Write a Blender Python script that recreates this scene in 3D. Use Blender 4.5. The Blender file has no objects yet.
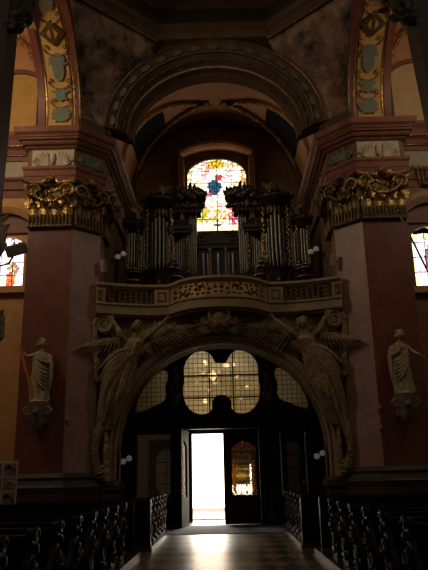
import bpy, bmesh, math, random
from mathutils import Vector, Matrix, Euler, Quaternion
PI = math.pi
sin, cos, sqrt = math.sin, math.cos, math.sqrt
R = random.Random(7)
scn = bpy.context.scene
COL = scn.collection

# ------------------------------------------------------------------ materials
def mat(name, c1, c2=None, rough=.6, metal=0., scale=3., bump=.0, bscale=20., detail=6., vein=None, spec=.5, coat=0., lo=.32, hi=.68):
    m = bpy.data.materials.new(name); m.use_nodes = True
    nt = m.node_tree; b = nt.nodes['Principled BSDF']
    b.inputs['Roughness'].default_value = rough
    b.inputs['Metallic'].default_value = metal
    b.inputs['Specular IOR Level'].default_value = spec
    b.inputs['Coat Weight'].default_value = coat
    tc = nt.nodes.new('ShaderNodeTexCoord')
    c2 = c2 or tuple(x*.7 for x in c1)
    n = nt.nodes.new('ShaderNodeTexNoise'); n.inputs['Scale'].default_value = scale; n.inputs['Detail'].default_value = detail
    n.inputs['Roughness'].default_value = .65
    nt.links.new(tc.outputs['Object'], n.inputs['Vector'])
    r = nt.nodes.new('ShaderNodeValToRGB')
    r.color_ramp.elements[0].position = lo; r.color_ramp.elements[1].position = hi
    r.color_ramp.elements[0].color = (*c2, 1); r.color_ramp.elements[1].color = (*c1, 1)
    nt.links.new(n.outputs['Fac'], r.inputs['Fac'])
    out = r.outputs['Color']
    if vein:
        w = nt.nodes.new('ShaderNodeTexNoise'); w.inputs['Scale'].default_value = scale*.6; w.inputs['Detail'].default_value = 8
        w.inputs['Distortion'].default_value = 2.5
        nt.links.new(tc.outputs['Object'], w.inputs['Vector'])
        r2 = nt.nodes.new('ShaderNodeValToRGB'); e = r2.color_ramp.elements
        e[0].position = .47; e[0].color = (0, 0, 0, 1); e[1].position = .5; e[1].color = (.7, .7, .7, 1)
        q = e.new(.53); q.color = (0, 0, 0, 1)
        nt.links.new(w.outputs['Fac'], r2.inputs['Fac'])
        mx = nt.nodes.new('ShaderNodeMix'); mx.data_type = 'RGBA'
        nt.links.new(r2.outputs['Color'], mx.inputs[0])
        nt.links.new(out, mx.inputs[6]); mx.inputs[7].default_value = (*vein, 1)
        out = mx.outputs[2]
    nt.links.new(out, b.inputs['Base Color'])
    if bump:
        n2 = nt.nodes.new('ShaderNodeTexNoise'); n2.inputs['Scale'].default_value = bscale; n2.inputs['Detail'].default_value = 5
        nt.links.new(tc.outputs['Object'], n2.inputs['Vector'])
        bp = nt.nodes.new('ShaderNodeBump'); bp.inputs['Strength'].default_value = bump; bp.inputs['Distance'].default_value = .03
        nt.links.new(n2.outputs['Fac'], bp.inputs['Height']); nt.links.new(bp.outputs['Normal'], b.inputs['Normal'])
    return m

M = {}
M['red'] = mat('red marble', (.19, .056, .038), (.115, .036, .026), .4, scale=1.6, vein=(.20, .085, .06))
M['pink'] = mat('pink grey marble', (.38, .235, .215), (.27, .16, .15), .4, scale=1.3, vein=(.40, .265, .245))
M['cornice'] = mat('rose marble moulding', (.25, .095, .066), (.16, .06, .042), .6, scale=2.5, spec=.25)
M['plinth'] = mat('dark grey marble plinth', (.062, .05, .04), (.04, .033, .027), .5, scale=2, spec=.25)
M['gold'] = mat('gilded carving', (.60, .40, .16), (.17, .10, .035), .25, .85, scale=11, bump=.5, bscale=26)
M['dullgold'] = mat('dull gilding', (.20, .13, .05), (.08, .053, .024), .42, .6, scale=9, bump=.4)  # dull gold; on the capitals it also puts shade into the colour
M['pale'] = mat('pale stucco', (.50, .43, .31), (.38, .31, .22), .75, scale=4, bump=.2)
M['stucco'] = mat('brown tinted stucco', (.38, .275, .16), (.11, .078, .045), .75, scale=7, bump=.8, bscale=9, spec=.2)
M['archstone'] = mat('pinkish arch stone', (.36, .245, .17), (.25, .16, .11), .5, scale=3)
M['statue'] = mat('pale beige statue stone', (.50, .41, .26), (.22, .17, .10), .65, scale=9, bump=.5, bscale=14)
M['console'] = mat('dark carved bracket stone', (.26, .215, .15), (.13, .105, .07), .6, scale=8, bump=.3)
M['ochre'] = mat('yellow ochre plaster', (.56, .33, .095), (.44, .24, .06), .8, scale=2.2, detail=8)
M['ochrewall'] = mat('ochre marbled wall', (.54, .285, .105), (.40, .20, .07), .6, scale=2.0, detail=8)
M['redwall'] = mat('brown red wall', (.22, .10, .065), (.15, .065, .045), .6, scale=2.0)
M['cream'] = mat('cream marbled panel', (.60, .44, .24), (.50, .32, .14), .7, scale=1.8, detail=9)
M['greyfrieze'] = mat('pale grey frieze plaster', (.42, .37, .28), (.36, .31, .23), .8, scale=2)
M['green'] = mat('grey green painted ornament', (.17, .20, .145), (.11, .135, .10), .7, scale=8)
M['mural'] = mat('dark ceiling fresco', (.34, .225, .165), (.03, .032, .036), .9, scale=1.1, detail=8, vein=(.26, .10, .05), spec=.1, lo=.40, hi=.62)
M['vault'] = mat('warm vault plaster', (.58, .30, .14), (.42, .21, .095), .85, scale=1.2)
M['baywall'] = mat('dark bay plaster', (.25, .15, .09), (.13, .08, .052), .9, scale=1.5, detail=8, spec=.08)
M['ring'] = mat('brown ring moulding', (.12, .072, .045), (.075, .046, .03), .9, scale=2, spec=.08)
M['darkblue'] = mat('dark blue grey panel', (.022, .026, .027), (.014, .017, .018), .9, scale=4, spec=.05)
M['wood'] = mat('dark walnut', (.022, .014, .009), (.011, .007, .005), .5, scale=5, bump=.1, spec=.2)
M['pew'] = mat('black stained oak', (.014, .010, .007), (.007, .005, .004), .36, scale=6, bump=.15, spec=.14)
M['organ'] = mat('black brown organ case', (.030, .020, .014), (.015, .010, .007), .35, scale=5, bump=.15)
M['kerb'] = mat('worn brown step wood', (.055, .035, .022), (.03, .02, .013), .3, scale=5)
M['pipe'] = mat('tin pipe', (.25, .25, .225), (.17, .17, .155), .38, .85, scale=4)
M['silvergrey'] = mat('grey speaker plastic', (.28, .25, .22), None, .5)
M['olive'] = mat('olive grey metal', (.55, .50, .36), None, .5)
M['globe'] = mat('milk glass globe', (.75, .72, .68), (.70, .68, .64), .2)
M['iron'] = mat('black iron', (.02, .018, .016), None, .45, .5)
M['orange'] = mat('orange painted wood', (.62, .16, .04), (.45, .10, .03), .5, scale=5)
M['greycol'] = mat('grey violet marble', (.10, .085, .085), (.07, .06, .06), .45, scale=2)
M['darkleaf'] = mat('dark carved foliage', (.035, .03, .022), (.02, .017, .013), .6, scale=8)
M['mat'] = mat('dark grey floor mat', (.045, .043, .048), (.03, .029, .033), .9, scale=40, bump=.3, bscale=200)
M['darkgreen'] = mat('dark green painted panel', (.075, .085, .055), (.05, .055, .04), .7, scale=8)
M['archgold'] = mat('worn gilded fretwork', (.52, .33, .13), (.30, .18, .07), .5, .5, scale=9)
M['gallerystone'] = mat('olive brown gallery stone', (.33, .235, .135), (.22, .155, .09), .6, scale=3)
M['white'] = mat('white vestibule plaster', (.74, .69, .58), (.66, .60, .50), .8, scale=2)
M['paving'] = mat('pale stone paving', (.70, .68, .64), (.6, .58, .55), .8, scale=3)
M['photo'] = mat('printed photo', (.50, .30, .24), (.16, .17, .16), .5, scale=9, detail=3)
M['board'] = mat('pale grey board', (.75, .72, .66), None, .6)
M['candlered'] = mat('red votive glass', (.45, .08, .03), None, .2)

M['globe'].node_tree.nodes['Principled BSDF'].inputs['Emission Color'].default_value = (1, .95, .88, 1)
M['globe'].node_tree.nodes['Principled BSDF'].inputs['Emission Strength'].default_value = .05  # slight glow put into the milk glass so unlit globes look pale
def glass_mat(name, tint, alpha, rough=.08):
    m = bpy.data.materials.new(name); m.use_nodes = True; nt = m.node_tree; nt.nodes.clear()
    o = nt.nodes.new('ShaderNodeOutputMaterial'); mx = nt.nodes.new('ShaderNodeMixShader')
    t = nt.nodes.new('ShaderNodeBsdfTransparent'); t.inputs[0].default_value = (*tint, 1)
    g = nt.nodes.new('ShaderNodeBsdfPrincipled'); g.inputs['Base Color'].default_value = (*tint, 1); g.inputs['Roughness'].default_value = rough
    tc = nt.nodes.new('ShaderNodeTexCoord'); n = nt.nodes.new('ShaderNodeTexNoise'); n.inputs['Scale'].default_value = 5
    bp = nt.nodes.new('ShaderNodeBump'); bp.inputs['Strength'].default_value = .15
    nt.links.new(tc.outputs['Object'], n.inputs['Vector']); nt.links.new(n.outputs['Fac'], bp.inputs['Height']); nt.links.new(bp.outputs['Normal'], g.inputs['Normal'])
    mx.inputs[0].default_value = alpha
    nt.links.new(t.outputs[0], mx.inputs[1]); nt.links.new(g.outputs[0], mx.inputs[2]); nt.links.new(mx.outputs[0], o.inputs[0])
    return m
def scatter_glass():  # translucency put in so the panes show the lit vestibule's tan glow
    m = bpy.data.materials.new('scattering tan glass'); m.use_nodes = True; nt = m.node_tree; nt.nodes.clear()
    o = nt.nodes.new('ShaderNodeOutputMaterial'); a = nt.nodes.new('ShaderNodeMixShader'); b = nt.nodes.new('ShaderNodeMixShader')
    t = nt.nodes.new('ShaderNodeBsdfTransparent'); t.inputs[0].default_value = (.88, .80, .62, 1)
    tl = nt.nodes.new('ShaderNodeBsdfTranslucent'); gl = nt.nodes.new('ShaderNodeBsdfGlossy'); gl.inputs['Roughness'].default_value = .15
    tc = nt.nodes.new('ShaderNodeTexCoord'); n = nt.nodes.new('ShaderNodeTexNoise'); n.inputs['Scale'].default_value = 3; n.inputs['Detail'].default_value = 6
    r = nt.nodes.new('ShaderNodeValToRGB'); r.color_ramp.elements[0].color = (.62, .52, .34, 1); r.color_ramp.elements[1].color = (.92, .84, .64, 1)
    nt.links.new(tc.outputs['Object'], n.inputs['Vector']); nt.links.new(n.outputs['Fac'], r.inputs[0]); nt.links.new(r.outputs[0], tl.inputs[0])
    a.inputs[0].default_value = .44; b.inputs[0].default_value = .05
    nt.links.new(t.outputs[0], a.inputs[1]); nt.links.new(tl.outputs[0], a.inputs[2]); nt.links.new(a.outputs[0], b.inputs[1]); nt.links.new(gl.outputs[0], b.inputs[2]); nt.links.new(b.outputs[0], o.inputs[0])
    return m
M['glass'] = scatter_glass()
M['clearglass'] = glass_mat('clear old glass', (.9, .9, .85), .12)
def paper_mat(nm, c1, c2):
    m = bpy.data.materials.new(nm); m.use_nodes = True; nt = m.node_tree; nt.nodes.clear()
    o = nt.nodes.new('ShaderNodeOutputMaterial'); t = nt.nodes.new('ShaderNodeBsdfTranslucent')
    tc = nt.nodes.new('ShaderNodeTexCoord'); n = nt.nodes.new('ShaderNodeTexNoise'); n.inputs['Scale'].default_value = 4
    r = nt.nodes.new('ShaderNodeValToRGB'); r.color_ramp.elements[0].color = (*c1, 1); r.color_ramp.elements[1].color = (*c2, 1)
    nt.links.new(tc.outputs['Object'], n.inputs['Vector']); nt.links.new(n.outputs['Fac'], r.inputs[0]); nt.links.new(r.outputs[0], t.inputs[0]); nt.links.new(t.outputs[0], o.inputs[0])
    return m
M['paper'] = paper_mat('translucent yellow paper', (.16, .10, .025), (.38, .29, .11))
M['frost'] = paper_mat('obscured window glass', (.13, .112, .078), (.20, .175, .13))
M['orangeglass'] = paper_mat('orange gold painted glass', (.22, .10, .02), (.75, .38, .09))
M['amber'] = paper_mat('brown obscured glass', (.035, .022, .011), (.09, .058, .028))
def stained_mat(name, strength):
    m = bpy.data.materials.new(name); m.use_nodes = True; nt = m.node_tree; nt.nodes.clear()
    o = nt.nodes.new('ShaderNodeOutputMaterial'); e = nt.nodes.new('ShaderNodeEmission'); a = nt.nodes.new('ShaderNodeAttribute')
    a.attribute_name = 'glass_colour'; e.inputs[1].default_value = strength
    nt.links.new(a.outputs['Color'], e.inputs[0]); nt.links.new(e.outputs[0], o.inputs[0])
    return m
M['stained'] = stained_mat('stained glass lit by the sky', 1.0)

def floor_mat():
    m = bpy.data.materials.new('diamond floor tiles'); m.use_nodes = True; nt = m.node_tree; b = nt.nodes['Principled BSDF']
    tc = nt.nodes.new('ShaderNodeTexCoord'); mp = nt.nodes.new('ShaderNodeMapping'); mp.inputs['Rotation'].default_value = (0, 0, PI/4); mp.inputs['Scale'].default_value = (1, .42, 1)
    ck = nt.nodes.new('ShaderNodeTexChecker'); ck.inputs['Scale'].default_value = 2.83
    ck.inputs['Color1'].default_value = (.26, .205, .15, 1); ck.inputs['Color2'].default_value = (.07, .058, .046, 1)
    n = nt.nodes.new('ShaderNodeTexNoise'); n.inputs['Scale'].default_value = 2.5; n.inputs['Detail'].default_value = 8
    mx = nt.nodes.new('ShaderNodeMix'); mx.data_type = 'RGBA'; mx.blend_type = 'MULTIPLY'; mx.inputs[0].default_value = .35
    nt.links.new(tc.outputs['Object'], mp.inputs['Vector']); nt.links.new(mp.outputs['Vector'], ck.inputs['Vector']); nt.links.new(tc.outputs['Object'], n.inputs['Vector'])
    nt.links.new(ck.outputs['Color'], mx.inputs[6]); nt.links.new(n.outputs['Color'], mx.inputs[7]); nt.links.new(mx.outputs[2], b.inputs['Base Color'])
    r = nt.nodes.new('ShaderNodeMapRange'); r.inputs[3].default_value = .29; r.inputs[4].default_value = .33; b.inputs['Specular Tint'].default_value = (1, .80, .58, 1)
    nt.links.new(n.outputs['Fac'], r.inputs[0]); nt.links.new(r.outputs[0], b.inputs['Roughness'])
    bp = nt.nodes.new('ShaderNodeBump'); bp.inputs['Strength'].default_value = .03; bp.inputs['Distance'].default_value = .01
    nt.links.new(n.outputs['Fac'], bp.inputs['Height']); nt.links.new(bp.outputs['Normal'], b.inputs['Normal'])
    return m
M['floor'] = floor_mat()

# ------------------------------------------------------------------ mesh helper
class MB:
    def __init__(s): s.bm = bmesh.new()
    def v(s, p): return s.bm.verts.new(p)
    def f(s, vs):
        try: return s.bm.faces.new(vs)
        except ValueError: return None
    def box(s, c, d, rot=None):
        M_ = Matrix.Translation(c) @ (rot.to_matrix().to_4x4() if rot else Matrix()) @ Matrix.Diagonal((*d, 1))
        bmesh.ops.create_cube(s.bm, size=1, matrix=M_); return s
    def bx(s, x0, x1, y0, y1, z0, z1):
        return s.box(((x0+x1)/2, (y0+y1)/2, (z0+z1)/2), (abs(x1-x0), abs(y1-y0), abs(z1-z0)))
    def ell(s, c, r, rot=None, u=12, v=8):
        M_ = Matrix.Translation(c) @ (rot.to_matrix().to_4x4() if rot else Matrix()) @ Matrix.Diagonal((*r, 1))
        bmesh.ops.create_uvsphere(s.bm, u_segments=u, v_segments=v, radius=1, matrix=M_); return s
    def bar(s, a, b, r, r2=None, seg=8):
        return s.tube([a, b], [r, r if r2 is None else r2], seg)
    def tube(s, pts, rr, seg=8, flat=1., up=None):
        pts = [Vector(p) for p in pts]; n = len(pts)
        if not hasattr(rr, '__len__'): rr = [rr]*n
        rings = []; prev = None
        for i, p in enumerate(pts):
            t = (pts[min(i+1, n-1)]-pts[max(i-1, 0)])
            t = t.normalized() if t.length > 1e-9 else Vector((0, 0, 1))
            if prev is None:
                a = Vector(up) if up else (Vector((0, 1, 0)) if abs(t.y) < .9 else Vector((1, 0, 0)))
                x = (a - t*a.dot(t)).normalized()
            else:
                x = prev - t*prev.dot(t); x = x.normalized() if x.length > 1e-6 else prev
            prev = x; y = t.cross(x)
            rings.append([s.v(p + (x*cos(2*PI*k/seg)*flat + y*sin(2*PI*k/seg))*rr[i]) for k in range(seg)])
        for a, b in zip(rings, rings[1:]):
            for k in range(seg): s.f([a[k], a[(k+1) % seg], b[(k+1) % seg], b[k]])
        s.f(rings[0][::-1]); s.f(rings[-1]); return s
    def lathe(s, c, prof, seg=20, a0=0, a1=2*PI):
        full = abs(a1-a0-2*PI) < 1e-6; n = seg if full else seg+1
        rings = [[s.v((c[0]+r*cos(a0+(a1-a0)*k/seg), c[1]+r*sin(a0+(a1-a0)*k/seg), c[2]+z)) for k in range(n)] for r, z in prof]
        for a, b in zip(rings, rings[1:]):
            for k in range(seg): s.f([a[k], a[(k+1) % n], b[(k+1) % n], b[k]])
        s.f(rings[0][::-1]); s.f(rings[-1])
        if not full:
            s.f([r[0] for r in rings]); s.f([r[-1] for r in rings][::-1])
        return s
    def prism(s, pts, fn, d0, d1):
        a = [s.v(fn(p, d0)) for p in pts]; b = [s.v(fn(p, d1)) for p in pts]; n = len(pts)
        s.f(a); s.f(b[::-1])
        for k in range(n): s.f([a[k], b[k], b[(k+1) % n], a[(k+1) % n]])
        return s
    def pxz(s, pts, y0, y1): return s.prism(pts, lambda p, d: (p[0], d, p[1]), y0, y1)
    def pxy(s, pts, z0, z1): return s.prism(pts, lambda p, d: (p[0], p[1], d), z0, z1)
    def pyz(s, pts, x0, x1): return s.prism(pts, lambda p, d: (d, p[0], p[1]), x0, x1)
    def rings(s, rs, close_path=False, caps=True):
        V = [[s.v(p) for p in r] for r in rs]; n = len(rs[0])
        pr = list(zip(V, V[1:])) + ([(V[-1], V[0])] if close_path else [])
        for a, b in pr:
            for k in range(n): s.f([a[k], a[(k+1) % n], b[(k+1) % n], b[k]])
        if caps and not close_path: s.f(V[0][::-1]); s.f(V[-1])
        return s
    def sweep(s, path, prof, side=1):
        path = [Vector(p) for p in path]; n = len(path); rs = []
        for i, p in enumerate(path):
            ds = []
            if i > 0: ds.append((p-path[i-1]).normalized())
            if i < n-1: ds.append((path[i+1]-p).normalized())
            ns = [Vector((d.y, -d.x))*side for d in ds]
            m = sum(ns, Vector((0, 0))).normalized(); k = 1/max(.35, m.dot(ns[0]))
            rs.append([(p.x+m.x*o*k, p.y+m.y*o*k, z) for o, z in prof])
        return s.rings(rs)
    def arc(s, cx, cz, rx, rz, a0, a1, n, prof):
        rs = []
        for i in range(n+1):
            a = a0+(a1-a0)*i/n
            rs.append([(cx+(rx+d)*cos(a), y, cz+(rz+d)*sin(a)) for d, y in prof])
        return s.rings(rs)
    def sheet(s, grid, th):
        th = Vector(th); nu, nv = len(grid), len(grid[0])
        A = [[s.v(p) for p in r] for r in grid]; B = [[s.v(Vector(p)+th) for p in r] for r in grid]
        for i in range(nu-1):
            for j in range(nv-1):
                s.f([A[i][j], A[i+1][j], A[i+1][j+1], A[i][j+1]]); s.f([B[i][j], B[i][j+1], B[i+1][j+1], B[i+1][j]])
        for i in range(nu-1):
            s.f([A[i][0], B[i][0], B[i+1][0], A[i+1][0]]); s.f([A[i][-1], A[i+1][-1], B[i+1][-1], B[i][-1]])
        for j in range(nv-1):
            s.f([A[0][j], A[0][j+1], B[0][j+1], B[0][j]]); s.f([A[-1][j], B[-1][j], B[-1][j+1], A[-1][j+1]])
        return s
    def leaf(s, base, up, out, w, h, curl=.5, n=6):
        base, up, out = Vector(base), Vector(up).normalized(), Vector(out).normalized()
        sd = up.cross(out).normalized(); g = []
        for i in range(n+1):
            t = i/n; ww = w*.5*(.55+.9*t-1.25*t*t+.12*sin(t*22)*(1-t)) * (1 if t < .98 else .4)
            zc = h*(t-.18*max(0, t-.6)*curl*2.5); o = h*curl*(.12+.9*max(0, t-.35)**1.6)
            g.append([base+up*zc+out*(o-.10*w*abs(k))+sd*ww*k for k in (-1, -.5, 0, .5, 1)])
        return s.sheet(g, -out*w*.09)
    def volute(s, c, ax, ay, r, tr, turns=1.75, seg=6, n=26):
        c, ax, ay = Vector(c), Vector(ax), Vector(ay)
        pts = []; rr = []
        for i in range(n+1):
            t = i/n; a = turns*2*PI*t; q = r*(1-.88*t)
            pts.append(c+ax*q*cos(a)+ay*q*sin(a)); rr.append(tr*(1-.55*t))
        s.tube(pts, rr, seg); s.ell(c, (tr*.8,)*3, u=8, v=6); return s
    def head(s, c, h, yaw=0, tilt=0, nod=0):
        # head of height h whose face looks along -Y (turned by yaw about Z)
        rot = Euler((nod, tilt, yaw)).to_matrix(); nu, nv = 20, 14; rings = []
        for j in range(nv+1):
            ph = PI*j/nv; z = cos(ph); rg = []
            for i in range(nu):
                a = 2*PI*i/nu; x, y = sin(ph)*sin(a), -sin(ph)*cos(a)
                X, Y, Z = x*.37, y*.44, z*.5
                if z < -.1: X *= 1-.28*min(1, (-.1-z)); Y = Y*(1-.12*(-.1-z)) if y > 0 else Y
                if y < 0:
                    fx = abs(x)
                    Y -= .11*math.exp(-((fx/.13)**2)-((z+.12)/.17)**2)
                    Y += .05*math.exp(-(((fx-.36)/.14)**2)-((z-.08)/.10)**2)
                    Y -= .03*math.exp(-((fx/.2)**2)-((z+.46)/.07)**2)
                    Y -= .04*math.exp(-((fx/.22)**2)-((z+.8)/.16)**2)
                p = Vector((X, Y, Z))*h; rg.append(Vector(c)+rot @ p)
            rings.append(rg)
        V = [[s.v(p) for p in r] for r in rings[1:-1]]
        t, b = s.v(rings[0][0]), s.v(rings[-1][0])
        for q in range(len(V)-1):
            for i in range(nu): s.f([V[q][i], V[q][(i+1) % nu], V[q+1][(i+1) % nu], V[q+1][i]])
        for i in range(nu): s.f([t, V[0][(i+1) % nu], V[0][i]]); s.f([b, V[-1][i], V[-1][(i+1) % nu]])
        for sd in (-1, 1):
            s.ell(Vector(c)+rot @ (Vector((sd*.37, .03, -.02))*h), (.05*h, .07*h, .11*h), u=8, v=6)
        return s
    def hair(s, c, h, yaw=0, tilt=0, nod=0, back=0.):
        rot = Euler((nod, tilt, yaw)).to_matrix(); rr = random.Random(int(h*1000)+3)
        s.ell(Vector(c)+rot @ (Vector((0, .09, .09))*h), (.385*h, .37*h, .44*h), Euler((nod, tilt, yaw)), 14, 10)
        for k in range(34):
            a = rr.uniform(-PI, PI); z = rr.uniform(-.45-back, .95)
            if abs(a) < 1.15 and z < .55: continue
            q = sqrt(max(.05, 1-min(.98, z*z)))
            p = Vector((.39*q*sin(a), -.46*q*cos(a)+.03, .5*z))*h
            if z < -.4: p.z += .08*h
            s.ell(Vector(c)+rot @ p, (.15*h, .15*h, .13*h), u=7, v=5)
        return s
    def add_mesh(s, me):
        s.bm.from_mesh(me); bpy.data.meshes.remove(me); return s
    def build(s, name, m, parent=None, smooth=False, bevel=0):
        bm = s.bm
        if bevel:
            es = [e for e in bm.edges if len(e.link_faces) == 2 and e.calc_face_angle(0) > .6]
            bmesh.ops.bevel(bm, geom=es, offset=bevel, segments=2, affect='EDGES', clamp_overlap=True)
        bmesh.ops.recalc_face_normals(bm, faces=bm.faces[:])
        me = bpy.data.meshes.new(name); 
        if smooth:
            for f in bm.faces: f.smooth = True
            for e in bm.edges:
                if len(e.link_faces) == 2 and e.calc_face_angle(0) > .75: e.smooth = False
        bm.to_mesh(me); bm.free()
        return link(name, me, m, parent)

def link(name, me, m, parent=None):
    if m: me.materials.clear(); me.materials.append(M[m] if isinstance(m, str) else m)
    o = bpy.data.objects.new(name, me); COL.objects.link(o)
    if parent is None:
        if len(me.vertices):
            xs = [v.co for v in me.vertices]
            c = Vector(((min(p.x for p in xs)+max(p.x for p in xs))/2, (min(p.y for p in xs)+max(p.y for p in xs))/2, min(p.z for p in xs)))
            me.transform(Matrix.Translation(-c)); o.location = c
    else:
        o.parent = parent
        if parent.type == 'EMPTY': o.matrix_parent_inverse = Matrix.Translation(-parent.location)
        elif parent.parent is None: o.matrix_parent_inverse = Matrix.Translation(-parent.location)
    return o
def thing(name, loc, label, cat, group=None):
    o = bpy.data.objects.new(name, None); COL.objects.link(o); o.location = loc; o.empty_display_size = .1
    o['label'] = label; o['category'] = cat
    if group: o['group'] = group
    return o
def tag(o, label, cat, group=None):
    o['label'] = label; o['category'] = cat
    if group: o['group'] = group
    return o
def struct(o): o['kind'] = 'structure'; return o
def dup(root, loc, label, group=None):
    r = root.copy(); COL.objects.link(r); r.location = loc; r['label'] = label
    if group: r['group'] = group
    for ch in list(root.children):
        c = ch.copy(); COL.objects.link(c); c.parent = r
        for g in list(ch.children):
            d = g.copy(); COL.objects.link(d); d.parent = c
    return r
def skin(verts, edges, root, sub=2):
    bm = bmesh.new(); lay = bm.verts.layers.skin.verify(); V = {}
    for k, (co, r) in verts.items():
        v = bm.verts.new(co); V[k] = v; v[lay].radius = (r, r) if not hasattr(r, '__len__') else r; v[lay].use_root = (k == root)
    for a, b in edges: bm.edges.new((V[a], V[b]))
    me = bpy.data.meshes.new('t'); bm.to_mesh(me); bm.free()
    o = bpy.data.objects.new('t', me); COL.objects.link(o)
    sk = o.modifiers.new('s', 'SKIN'); sk.branch_smoothing = .6; ss = o.modifiers.new('u', 'SUBSURF'); ss.levels = sub
    dg = bpy.context.evaluated_depsgraph_get(); r = bpy.data.meshes.new_from_object(o.evaluated_get(dg))
    bpy.data.objects.remove(o); return r
def plate(loops, y0, y1, n=1):
    """flat board in the XZ plane: first loop outside, others holes"""
    cu = bpy.data.curves.new('c', 'CURVE'); cu.dimensions = '2D'; cu.fill_mode = 'BOTH'; cu.extrude = abs(y1-y0)/2
    for L in loops:
        sp = cu.splines.new('POLY'); sp.points.add(len(L)-1); sp.use_cyclic_u = True
        for p, q in zip(sp.points, L): p.co = (q[0], q[1], 0, 1)
    o = bpy.data.objects.new('c', cu); COL.objects.link(o)
    dg = bpy.context.evaluated_depsgraph_get(); me = bpy.data.meshes.new_from_object(o.evaluated_get(dg))
    bpy.data.objects.remove(o); bpy.data.curves.remove(cu)
    me.transform(Matrix(((1, 0, 0, 0), (0, 0, -1, (y0+y1)/2), (0, 1, 0, 0), (0, 0, 0, 1))))
    return me
def smoothloop(pts, it=2):
    for _ in range(it):
        q = []
        for i in range(len(pts)):
            a, b = pts[i], pts[(i+1) % len(pts)]
            q += [(a[0]*.75+b[0]*.25, a[1]*.75+b[1]*.25), (a[0]*.25+b[0]*.75, a[1]*.25+b[1]*.75)]
        pts = q
    return pts
def archloop(x0, x1, z0, zs, n=16, rz=None):
    c, r = (x0+x1)/2, (x1-x0)/2; rz = r if rz is None else rz
    return [(x1, z0)]+[(c+r*cos(PI*i/n), zs+rz*sin(PI*i/n)) for i in range(n+1)]+[(x0, z0)]
def bez(a, b, c, d, n):
    a, b, c, d = map(Vector, (a, b, c, d)); return [(a*(1-t)**3+b*3*t*(1-t)**2+c*3*t*t*(1-t)+d*t**3) for t in [i/n for i in range(n+1)]]
SIDE = {-1: 'left', 1: 'right'}
def sp(s, pts): return [(s*x, y) for x, y in pts]

# ------------------------------------------------------------------ shell: floor and walls
struct(MB().bx(-13, 13, -6, 26.4, -.3, 0).build('floor', 'floor'))
struct(MB().bx(-9, 9, 26.4, 36, -.35, -.03).build('floor_outside', 'paving'))
AZ, AR = 2.37, 3.13      # arch under the gallery
outer = [(3.75, 0), (3.75, 6.55), (-3.75, 6.55), (-3.75, 0)]
inner = [(-AR, 0)]+[(-AR*cos(PI*i/40), AZ+AR*sin(PI*i/40)) for i in range(41)]+[(AR, 0)]
struct(MB().pxz(outer+inner, 20.02, 20.8).build('wall_gallery', 'stucco'))
for s in (-1, 1):
    n = SIDE[s]
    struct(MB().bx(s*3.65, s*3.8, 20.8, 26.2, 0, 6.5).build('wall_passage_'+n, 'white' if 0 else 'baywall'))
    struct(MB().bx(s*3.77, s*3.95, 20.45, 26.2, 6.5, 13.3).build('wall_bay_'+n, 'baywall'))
    struct(MB().bx(s*9.4, s*9.6, 6, 20.7, 0, 18.8).build('wall_chapel_'+n, 'ochrewall' if s < 0 else 'redwall'))
struct(MB().bx(-9.6, 9.6, 16.0, 27, 18.75, 18.95).build('ceiling_roof', 'baywall'))
up = [(-6.2, 12.9), (-3.62, 12.9)]+[(-3.62*cos(PI*i/40), 13.1+3.35*sin(PI*i/40)) for i in range(41)]+[(3.62, 12.9), (6.2, 12.9), (6.2, 18.8), (-6.2, 18.8)]
struct(MB().pxz(up, 20.12, 20.5).build('wall_arch_upper', 'ring'))
struct(MB().bx(-3.65, 3.65, 20.8, 26, 6.3, 6.55).build('ceiling_passage', 'baywall'))
# wall behind the organ, with window opening
WX, WZ0, WZS, WRZ = 1.27, 11.55, 14.12, .80
hole = archloop(-WX, WX, WZ0, WZS, 20, WRZ)
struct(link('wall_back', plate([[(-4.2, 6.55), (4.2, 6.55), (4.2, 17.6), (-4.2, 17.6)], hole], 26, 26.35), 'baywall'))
# entrance wall below it
fan = [archloop(-1.6, 1.6, 3.85, 5.2, 16, .95)]
struct(link('wall_entrance', plate([[(-4.2, 0), (-1.3, 0), (-1.3, 3.2), (1.3, 3.2), (1.3, 0), (4.2, 0), (4.2, 6.55), (-4.2, 6.55)]]+fan, 26, 26.4), 'white'))
for s in (-1, 1):   # vestibule side walls in pale plaster
    struct(MB().bx(s*3.5, s*3.65, 23.4, 26, 0, 6.3).build('wall_vestibule_'+SIDE[s], 'white'))

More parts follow.
